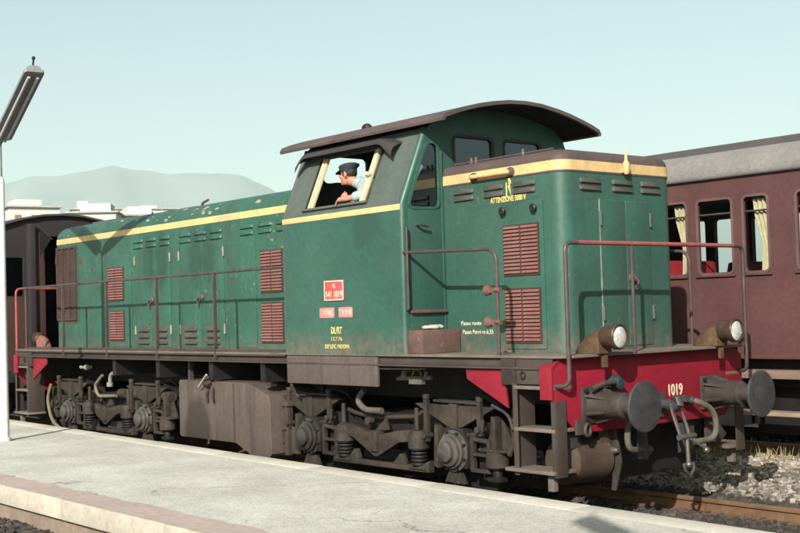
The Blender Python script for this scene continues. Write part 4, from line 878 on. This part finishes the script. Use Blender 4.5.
m = MB(); m.tube(bend([(-9.80, -1.12, 1.16), (-9.88, -1.12, 1.12), (-9.90, -1.12, .98)], .05), .03); m.cyl((-9.90, -1.12, 1.02), (-9.90, -1.12, .96), .05); m.build('vent_pipe', mat('pale_pipe', (.20, .19, .16), .6), loco)
m = MB(); m.box(-10.75, -10.45, -1.2, -1.14, 1.22, 1.26); m.sphere((-10.5, -1.2, 1.24), .05); m.sphere((-10.7, -1.2, 1.24), .03); m.build('cable_joint', mat('pale_pipe', (.20, .19, .16), .6), loco)
for x in (-9.75, -9.35, -8.4, -11.6): MB().cyl((x, -1.02, .86), (x+.22, -1.02, .86), .07, n=12).build('brake_cylinder', BOGIE, loco)

# ------------------------------------------------------------------ brown van coupled behind the locomotive
van = thing('railway_van', (-20, 0, 0), 'dark brown railway van with arched roof and open gangway coupled behind the locomotive', 'railway van')
XE = -14.0
def varc(hw, z0, off=0): return [(hw*math.sin(R(q)), z0+off-3.2*(1-math.cos(math.asin(min(1, hw*abs(math.sin(R(q)))/3.2))))) for q in range(90, -91, -15)]
top = varc(1.42, 3.86)
hol = [(-.37, 1.50), (.37, 1.50), (.37, 3.49), (-.37, 3.49)]
def win(s): return rrect(*( (-1.10, 2.42, -.74, 3.10) if s < 0 else (.74, 2.42, 1.10, 3.10)), .04, 3)
vw = MB().panel([[(-1.42, 2.40), (-.37, 2.40), (-.37, 3.49), (.37, 3.49), (.37, 2.40), (1.42, 2.40)]+top, win(-1)[::-1], win(1)[::-1]], lambda u, v, q: (XE if q == 0 else XE-.06, u, v)).build('end_wall', VANB, van, smooth=0)
for s in (-1, 1):
    MB().panel([[(s*.372, 1.10), (s*1.42, 1.10), (s*1.42, 2.398), (s*.372, 2.398)]], lambda u, v, q: (XE if q == 0 else XE-.06, u, v)).build('end_panel', VANR, van, smooth=0)
    MB().panel([win(s)], lambda u, v, q: (XE-.03 if q == 0 else XE-.025, u, v)).build('window_pane', GLASS, vw, smooth=0)
    MB().box(XE+.001, XE+.16, *sorted((s*.57, s*.68)), 1.30, 3.70).build('gangway_post', VANB, van, bevel=.01)
    MB().box(XE+.001, XE+.10, *sorted((s*.375, s*.565)), 1.30, 3.55).build('gangway_bellows', VANR, van, bevel=.02)
    MB().panel([[(s*.50, 3.66), (s*.50, 3.10), (s*.30, 3.42)]], lambda u, v, q: (XE+.165 if q == 0 else XE+.18, u, v)).build('gangway_flap', BOGIED, van, smooth=0)
    MB().tube([(XE+.19, s*.56, 3.68), (XE+.20, s*.28, 3.42)], .012).build('flap_stay', FRAME, van)
    bfv = MB().revolve((XE, s*.875, 1.05), (XE+.50, s*.875, 1.05), [(0, .14), (.1, .13), (.7, .115), (.72, .09), (1, .09)], 20).build('buffer', BOGIED, van, smooth=30)
    MB().revolve((XE+.50, s*.875, 1.05), (XE+.575, s*.875, 1.05), [(0, .09), (.4, .20), (.6, .225), (.85, .22), (1, .0005)], 28, False).build('buffer_head', BUFF, bfv, smooth=25)
    MB().box(-26, XE-.061, *sorted((s*1.42, s*1.38)), 1.10, 3.53).build('side_wall', VANB, van, smooth=0)
    for k in range(5): MB().box(-16.8-k*2, -15.8-k*2, *sorted((s*1.425, s*1.421)), 2.2, 3.0).build('window', DARK, van, smooth=0)
MB().box(XE+.001, XE+.03, -1.40, 1.40, .90, 1.095).build('headstock', BOGIED, van, bevel=.008)
MB().box(-26, XE-.065, -1.37, 1.37, .85, 1.09).build('underframe', BOGIED, van)
m = MB(); t2 = varc(1.50, 3.90); b2 = varc(1.46, 3.865); m.loft([[(x, a, b) for a, b in t2+b2[::-1]] for x in (-26.1, XE+.08)]); m.build('roof', mat('van_roof', (.05, .047, .05), .8, var=.25), van, smooth=40)
MB().box(-25.9, -25.85, -1.37, 1.37, 1.10, 3.5).build('end_wall', VANB, van, smooth=0)
for x in (-16.2, -18.6, -22.5, -24.9):
    m = MB()
    for s in (-1, 1): m.revolve((x, s*.82, .5), (x, s*.69, .5), [(0, .45), (.7, .49), (.75, .52), (1, .5)], 28)
    m.cyl((x, -1, .5), (x, 1, .5), .08); m.build('wheelset', BOGIED, van)
    for s in (-1, 1): MB().box(x-.6, x+.6, *sorted((s*.95, s*1.05)), .4, .85).build('axle_guard', BOGIED, van, bevel=.03)
for q in (-.3, .3): MB().tube(bend([(XE+.03, q, 1.0), (XE+.2, q, .95), (XE+.3, q*.8, .6)], .1), .028).build('brake_hose', RUBBER, van)

# ------------------------------------------------------------------ brown passenger coach on the next track
coach = thing('passenger_coach', (-5, 4.2, .1), 'brown passenger coach with silver roof edge and yellow curtains on the next track', 'coach')
CY0, CY1, CX0, CX1 = 2.75, 5.65, -17.0, 7.0
wins = []
for k in range(-7, 5):
    b = -2.58+1.83*k
    for a0, a1 in ((0, .33), (.49, .98), (1.134, 1.467)): 
        if b+a0 > CX0+.3 and b+a1 < CX1-.3: wins.append((b+a0, b+a1))
for y, dy in ((CY0, .05), (CY1, -.05)):
    wl = MB().panel([[(CX0, 1.29), (CX1, 1.29), (CX1, 3.425), (CX0, 3.425)]]+[rrect(a, 2.285, b, 3.165, .06, 4)[::-1] for a, b in wins], lambda u, v, q: (u, y if q == 0 else y+dy, v)).build('side_wall', BROWN, coach, smooth=0)
    for a, b in wins:
        if -5 < a < 2.5 or (y == CY1 and -9 < a < 0):
            l = rrect(a, 2.285, b, 3.165, .06, 4); e = -1 if dy > 0 else 1
            fr_ = MB().panel([grow(l, .018), grow(l, -.012)[::-1]], lambda u, v, q: (u, y+e*.001 if q == 0 else y+e*.012, v)).build('window_frame', mat('window_frame_brown', (.10, .06, .055), .5), wl, smooth=40)
            MB().panel([grow(l, .002)], lambda u, v, q: (u, y+dy*.5 if q == 0 else y+dy*.6, v)).build('window_pane', GLASSC, wl, smooth=0)
            MB().box(a-.03, b+.03, *sorted((y+e*.001, y+e*.028)), 2.245, 2.268).build('window_sill', BROWN, wl, bevel=.004)
            if e < 0: MB().cyl((a+.01, y+.03, 2.99), (b-.01, y+.03, 2.99), .012, n=6).build('window_bar', STEEL, wl)
    # waist rail and cantrail with rivets
    e = -1 if dy > 0 else 1
    MB().box(CX0, CX1, *sorted((y+e*.0005, y+e*.014)), 1.285, 1.33).build('bottom_rail', BROWN, wl, bevel=.003)
m = MB()
for i in range(120):
    x = -5+i*.06
    for z in (3.395, 3.23): m.sphere((x, CY0-.001, z), .006, 5, 3)
tag(m.build('rivets', BROWN, coach), kind='stuff')
for x in [a-.075 for a, b in wins if -5 < a < 2.5 and (b-a) < .4][::2]: 
    m = MB()
    for i in range(36): m.sphere((x, CY0-.001, 1.35+i*.057), .006, 5, 3)
    tag(m.build('rivets', BROWN, coach), kind='stuff')
side = [(2.72, 3.426), (2.725, 3.48), (2.755, 3.58), (2.82, 3.68), (2.92, 3.745)]
crown = [(2.925, 3.748), (3.1, 3.815), (3.4, 3.90), (3.8, 3.96), (4.2, 3.98)]
def mir2(l): return [(8.4-a, b) for a, b in l[::-1]]
for l, nm, mt in ((side, 'roof_edge', SILV), (mir2(side), 'roof_edge', SILV), (crown+mir2(crown)[1:], 'roof', ROOFD)):
    inn = [(a+(4.2-a)*.02, b-.03) for a, b in l]
    MB().loft([[(x, a, b) for a, b in l+inn[::-1]] for x in (CX0-.05, CX1+.05)]).build(nm, mt, coach, smooth=50)
m = MB()
for i in range(40):
    for a, b in ((2.722, 3.50), (2.80, 3.655)):
        m.sphere((-5+i*.16, a, b), .006, 5, 3)
tag(m.build('rivets', SILV, coach), kind='stuff')
MB().box(CX0, CX1, 2.705, 2.74, 3.405, 3.424).build('rain_gutter', ROOFD, coach, bevel=.004)
for x in (-4.4, -.60, 3.2): MB().revolve((x-.25, 3.15, 3.92), (x+.25, 3.15, 3.92), [(0, .04), (.15, .07), (.4, .09), (.6, .09), (.85, .07), (1, .04)], 14).build('roof_ventilator', ROOFD, coach)
for x in (-4.4, -.60, 3.2): MB().box(x-.05, x+.05, 3.10, 3.20, 3.80, 3.90).build('ventilator_foot', ROOFD, coach)
for x in (CX0, CX1-.05): MB().box(x, x+.05, CY0+.051, CY1-.051, 1.29, 3.42).build('end_wall', BROWN, coach, smooth=0)
MB().box(CX0+.06, CX1-.06, CY0+.055, CY1-.055, 1.29, 1.34).build('floor', WOODI, coach)
MB().box(CX0+.06, CX1-.06, CY0+.056, CY1-.056, 3.38, 3.42).build('ceiling', mat('coach_ceiling', (.45, .42, .36), .8), coach)
s0 = None
for k in range(-6, 5):
    for dx in (-.04, 1.55):
        for yy in (2.84, 4.55):
            x = -2.58+1.83*k+dx-.1
            if s0 is None:
                s0 = MB().prism([(x-.12, 1.78), (x-.12, 2.0), (x, 2.48), (x+.08, 2.48), (x+.12, 1.78)], 'xz', yy, yy+1.0).build('seat', SEAT, coach, bevel=.03); X0, Y0 = x, yy
                MB().box(x-.5, x+.12, yy, yy+1.0, 1.345, 1.775).build('seat_base', SEAT, s0, bevel=.03); sb = s0.children[0]
            else:
                c = again(s0, (x-X0, yy-Y0, 0)); again(sb, (x-X0, yy-Y0, 0), c)
# gathered curtains
def curtain(x0, x1, tilt):
    m = MB(); n = 26; rows = []
    for z, k in ((3.13, 1), (2.95, .96), (2.72, .72), (2.62, .62), (2.45, .66), (2.30, .72)):
        row = []
        for i in range(n+1):
            t = i/n; xx = x1-(x1-x0)*k*(1-t)+tilt*(3.13-z); row.append((xx, 2.822+.016*math.sin(t*26+z)*(.5+k*.5), z))
        rows.append(row)
    m.loft(rows, False, False); m.build('curtain', CURT, coach, smooth=70)
curtain(-1.36, -1.11, .02); curtain(-2.48, -2.24, .02); curtain(-.74, -.60, -.02); curtain(-3.2, -3.0, .02); curtain(.55, .72, .02)
m = MB(); m.box(CX0+.2, CX1-.2, 2.95, 5.45, .95, 1.285); m.build('underframe', BOGIED, coach)
for x0, x1, z0 in ((-9.0, -6.2, .42), (-5.8, -3.9, .40), (-3.6, -1.9, .45), (-1.6, .6, .40), (.7, 1.5, .5)): MB().box(x0, x1, 3.1, 5.3, z0, .948).build('equipment_box', BOGIED, coach, bevel=.02)
MB().box(CX0+.4, CX1-.4, 2.72, 2.98, 1.06, 1.155).build('sole_bar', mat('sole_bar_brown', (.17, .11, .09), .8, var=.2, grime=(.08, .06, .05), gamt=.5), coach, bevel=.006)
for a, b in ((-1.62, 3.2), (-9, -5)):
    fbd = MB().box(a, b, 2.56, 2.80, .655, .70).build('footboard', mat('footboard_wood', (.27, .20, .14), .85, var=.2, grime=(.12, .09, .07), gamt=.5), coach, bevel=.006)
    for x in (a+.3, (a+b)/2, b-.3): MB().box(x-.02, x+.02, 2.76, 2.80, .705, 1.06).build('footboard_hanger', BOGIED, fbd)
for x in (2.2, 4.7, -11.5, -14):
    m = MB()
    for s in (-1, 1): m.revolve((x, 4.2+s*.82, .74), (x, 4.2+s*.69, .74), [(0, .45), (.7, .49), (.75, .52), (1, .5)], 28)
    m.cyl((x, 3.2, .74), (x, 5.2, .74), .08); m.build('wheelset', BOGIED, coach)
    for s in (-1, 1): MB().box(x-.55, x+.55, *sorted((4.2+s*.95, 4.2+s*1.05)), .6, .95).build('axle_guard', BOGIED, coach, bevel=.03)

# ------------------------------------------------------------------ lamp posts
def lamp_post(bx_, by, label):
    t = thing('lamp_post', (bx_, by, PT), label, 'lamp post', 'white platform lamp posts with twin slanted lamps'); T = Vector((bx_, by, 4.40))
    MB().revolve((bx_, by, PT+.001), (bx_, by, 3.93), [(0, .085), (.012, .085), (.014, .062), (.5, .055), (.985, .05), (1, .028)], 20).build('pole', POLEW, t, smooth=40)
    MB().revolve((bx_, by, 3.93), (bx_, by, 4.42), [(0, .026), (1, .022)], 12).build('spigot', LAMPG, t)
    for s in (1, -1):
        d = Vector((1.66*s, -.19*s, .68)); L_ = d.length; ux = d.normalized(); uz = (Vector((0, 0, 1))-ux*ux.z).normalized(); uy = uz.cross(ux)
        def bx2(m, a0, a1, w0, w1, h0, h1): return m.add([T+ux*a+uy*b+uz*c for c in (h0, h1) for b in (w0, w1) for a in (a0, a1)], [(0, 2, 3, 1), (4, 5, 7, 6), (0, 1, 5, 4), (2, 6, 7, 3), (0, 4, 6, 2), (1, 3, 7, 5)])
        m = MB(); m.loft([[T+ux*a+uy*(b*w_)+uz*c for b, c in ((-1, -.02), (-1, .02), (-.55, .075), (.55, .075), (1, .02), (1, -.02))] for a, w_ in ((.10, .10), (.13, .125), (L_-.03, .125), (L_, .10))])
        ho = m.build('lamp_housing', LAMPG, t, smooth=20)
        bx2(MB(), .16, L_-.05, -.105, .105, -.026, -.0205).build('reflector_tray', mat('lamp_tray', (.16, .16, .165), .5), ho, smooth=0)
        for q in (-.055, .055): MB().cyl(T+ux*.2+uy*q-uz*.042, T+ux*(L_-.09)+uy*q-uz*.042, .019, n=10).build('lamp_tube', LAMPD, ho)
        MB().cyl(T+ux*-.02, T+ux*.16, .03, n=10).build('arm_socket', LAMPG, ho)
        m = MB(); m.cyl(T+ux*(L_-.06)+uz*.06, T+ux*(L_+.02)+uz*.17, .012, n=6); m.sphere(T+ux*(L_+.02)+uz*.17, .025, 8, 6); m.build('end_hook', BOGIED, ho)
    return t
lamp_post(-9.25, -2.985, 'white lamp post with slanted twin lamp at the left edge of the platform')
lamp_post(7.14, -9.93, 'white lamp post beside the camera, seen only as a lamp shadow on the platform')

# ------------------------------------------------------------------ driver leaning on the cab window sill
def fuse(m, name, material, parent, voxel, it=4, world=None):
    me = bpy.data.meshes.new('tmp'); me.from_pydata([tuple(v) for v in m.v], [], m.f)
    bm = bmesh.new(); bm.from_mesh(me); bmesh.ops.recalc_face_normals(bm, faces=bm.faces); bm.to_mesh(me); bm.free()
    o = bpy.data.objects.new('tmp', me); COL.objects.link(o)
    r = o.modifiers.new('r', 'REMESH'); r.mode = 'VOXEL'; r.voxel_size = voxel
    s = o.modifiers.new('s', 'SMOOTH'); s.iterations = it; s.factor = .5
    me2 = bpy.data.meshes.new_from_object(o.evaluated_get(bpy.context.evaluated_depsgraph_get())); bpy.data.objects.remove(o)
    c = Vector(world)
    for v in me2.vertices: v.co -= c
    me2.polygons.foreach_set('use_smooth', [True]*len(me2.polygons)); me2.name = name; me2.materials.clear()
    return put(name, me2, material, parent, c)
def limb(m, pts, rs, n=12):
    m.tube(pts, rs, n)
    for p, r in zip(pts, rs): m.sphere(p, r*.99, n, 8)
dl = thing('person', (-3.45, -.95, 1.751), 'driver in pale blue shirt and dark peaked cap leaning on the cab window sill', 'person')
H = Vector((-3.845, -1.16, 3.475)); hr_ = Matrix.Rotation(R(14), 3, 'Z')   # face looks towards -X, turned a little to the platform
def hp(f, l, u): return H+hr_ @ Vector((-f, -l, u))                          # forward, left, up
b = MB()
b.sphere(H+Vector((0.005, 0, .03)), 1, 20, 14, (.098, .076, .098)); b.sphere(hp(.03, 0, -.035), 1, 18, 12, (.066, .060, .085))
b.sphere(hp(.075, 0, -.088), .026, 10, 8); b.sphere(hp(.03, 0, -.082), 1, 14, 10, (.06, .05, .035))
b.tube([hp(.094, 0, .028), hp(.112, 0, .0), hp(.118, 0, -.012), hp(.10, 0, -.022)], [.010, .014, .017, .010], 10)
b.sphere(hp(.086, 0, .043), 1, 12, 8, (.018, .05, .012)); b.sphere(hp(.092, 0, -.045), 1, 10, 8, (.014, .024, .008)); b.sphere(hp(.090, 0, -.060), 1, 10, 8, (.013, .022, .008))
for q in (-1, 1):
    b.sphere(hp(-.012, q*.076, -.005), 1, 12, 8, (.022, .010, .033)); b.sphere(hp(.06, q*.040, -.022), .028, 10, 8)
limb(b, [(-3.62, -1.06, 3.30), (-3.71, -1.10, 3.365), (-3.81, -1.15, 3.41)], [.058, .055, .060])
torso = [(-3.40, -.92, 2.74), (-3.45, -.96, 2.95), (-3.52, -1.00, 3.12), (-3.58, -1.03, 3.24)]
limb(b, torso, [.135, .13, .14, .09])
aL = [(-3.56, -1.15, 3.31), (-3.42, -1.31, 3.205), (-3.60, -1.395, 3.178)]; aR = [(-3.66, -.88, 3.26), (-3.74, -.98, 3.02), (-3.745, -1.24, 3.19)]
limb(b, aL, [.052, .040, .030]); limb(b, aR, [.052, .040, .030])
for sx in (-.10, .10):
    limb(b, [(-3.40, -.92+sx, 2.66), (-3.45, -.92+sx, 2.24), (-3.40, -.92+sx, 1.83)], [.09, .06, .043]); limb(b, [(-3.39, -.92+sx, 1.80), (-3.55, -.92+sx, 1.785)], [.045, .035])
def hand(m, w0, d, side, nrm, curl):
    w0, d, side, nrm = Vector(w0), Vector(d).normalized(), Vector(side).normalized(), Vector(nrm).normalized()
    for k in range(5): m.sphere(w0+d*(.02+.015*k), 1, 12, 8, tuple(.026+.012*abs(c) for c in side))
    for k in range(4):
        a = w0+d*.085+side*(.030-.020*k); ln = (.034, .040, .037, .028)[k]; p = [a]; dd = d.copy()
        for j in range(3):
            dd = (Matrix.Rotation(curl, 3, side.cross(nrm).cross(nrm) if False else d.cross(nrm)) @ dd).normalized(); p.append(p[-1]+dd*ln*(1-.18*j))
        limb(m, p, [.0095, .009, .0085, .0075], 8)
    a = w0+d*.035+side*.036; limb(m, [a, a+side*.022+d*.022, a+side*.022+d*.05-nrm*.012], [.012, .0105, .009], 8)
hand(b, aL[2], (-1, -.12, -.02), (0, 1, .25), (0, -.1, 1), R(-28)); hand(b, aR[2], (0.05, -1, .35), (0, .3, 1), (-1, 0, 0), R(-48))
fuse(b, 'body', SKIN, dl, .0055, 3, (-3.5, -1.05, 2.7))
s = MB(); limb(s, [Vector(p) for p in torso], [.158, .158, .172, .135]); limb(s, [(-3.58, -1.03, 3.24), (-3.65, -1.07, 3.325)], [.13, .085])
for q in (aL, aR):
    e = Vector(q[1])+(Vector(q[2])-Vector(q[1]))*.35; limb(s, [Vector(q[0]), Vector(q[1]), e], [.086, .064, .058]); limb(s, [Vector(q[0]), (-3.60, -1.04, 3.29)], [.092, .10])
s.sphere((-3.58, -1.10, 3.32), .115); s.sphere((-3.62, -.98, 3.31), .10); s.sphere((-3.50, -1.08, 3.27), .14); s.sphere((-3.66, -1.09, 3.345), .085)
s.sphere((-3.70, -1.105, 3.365), .074); s.ring((-3.735, -1.115, 3.385), (-.75, -.25, .65), .060, .020, 20, 8)
sh = fuse(s, 'shirt', SHIRT, dl, .008, 14, (-3.5, -1.05, 3.0))
s = MB(); limb(s, [(-3.40, -.92, 2.78), (-3.40, -.92, 2.68)], [.155, .16])
for sx in (-.10, .10): limb(s, [(-3.40, -.92+sx, 2.66), (-3.45, -.92+sx, 2.24), (-3.40, -.92+sx, 1.87)], [.105, .08, .07])
fuse(s, 'trousers', TROU, dl, .012, 3, (-3.42, -.92, 2.3))
s = MB()
s.loft([[H+hr_ @ Vector((-(f+r*math.cos(a)), r*.86*math.sin(a), u+.18*r*math.cos(a)*k)) for a in [6.283*i/24 for i in range(24)]] for f, r, u, k in ((.0, .103, .042, .0), (.0, .106, .070, -.1), (-.012, .124, .092, -.35), (-.016, .120, .110, -.4), (-.018, .08, .126, -.4), (-.018, .01, .132, 1))])
cap = s.build('peaked_cap', NAVY, dl, smooth=50)
s = MB(); arcp = [R(q) for q in range(-62, 63, 12)]
s.loft([[H+hr_ @ Vector((-.104*math.cos(a), .092*math.sin(a), .060)) for a in arcp]+[H+hr_ @ Vector((-.165*math.cos(a)-.0, .105*math.sin(a), .050-.028*math.cos(a))) for a in arcp[::-1]], [H+hr_ @ Vector((-.104*math.cos(a), .092*math.sin(a), .054)) for a in arcp]+[H+hr_ @ Vector((-.165*math.cos(a), .105*math.sin(a), .045-.028*math.cos(a))) for a in arcp[::-1]]]).build('cap_peak', BOGIED, cap, smooth=50)
MB().sphere(hp(.110, 0, .078), .014, 8, 6).build('cap_badge', CREAM, cap)
s = MB(); s.sphere(hp(-.025, 0, .022), 1, 18, 12, (.082, .081, .075)); s.sphere(hp(.018, .074, .012), 1, 8, 6, (.014, .008, .035)); s.sphere(hp(.018, -.074, .012), 1, 8, 6, (.014, .008, .035)); fuse(s, 'hair', HAIR, dl, .008, 2, H)
for q in (-1, 1): MB().sphere(hp(.083, q*.030, .018), .0105, 8, 6).build('eye', DARK, dl)
cg = MB().cyl(hp(.098, .01, -.054), hp(.165, .02, -.062), .0045, n=8).build('cigarette', mat('cigarette_paper', (.8, .78, .72), .8), None)
tag(cg, 'white cigarette in the mouth of the driver at the cab window', 'cigarette')
# crumpled rag on the door step
s = MB()
for i in range(7): s.sphere((-2.53+random.uniform(-.06, .06), -1.12+random.uniform(-.12, .12), 1.775), random.uniform(.03, .05), 10, 6, (1.2, 1.3, .6))
rg = fuse(s, 'rag', RAG, None, .01, 2, (-2.53, -1.12, 1.752)); tag(rg, 'crumpled white rag lying on the worn step below the cab door', 'rag')

# ------------------------------------------------------------------ haze
hz = MB().box(-9400, 2500, -2500, 9000, -30, 905).build('haze', None, smooth=0)
hm = bpy.data.materials.new('haze'); hm.use_nodes = True; hn = hm.node_tree; hn.nodes.remove(hn.nodes['Principled BSDF'])
pv = hn.nodes.new('ShaderNodeVolumePrincipled'); pv.inputs['Color'].default_value = (.80, 1.0, .97, 1); pv.inputs['Density'].default_value = 1.1e-4; pv.inputs['Anisotropy'].default_value = .0
hn.links.new(pv.outputs[0], hn.nodes['Material Output'].inputs['Volume']); hz.data.materials.append(hm)
tag(hz, 'pale blue haze in the air between the station and the mountains', 'haze', kind='stuff')
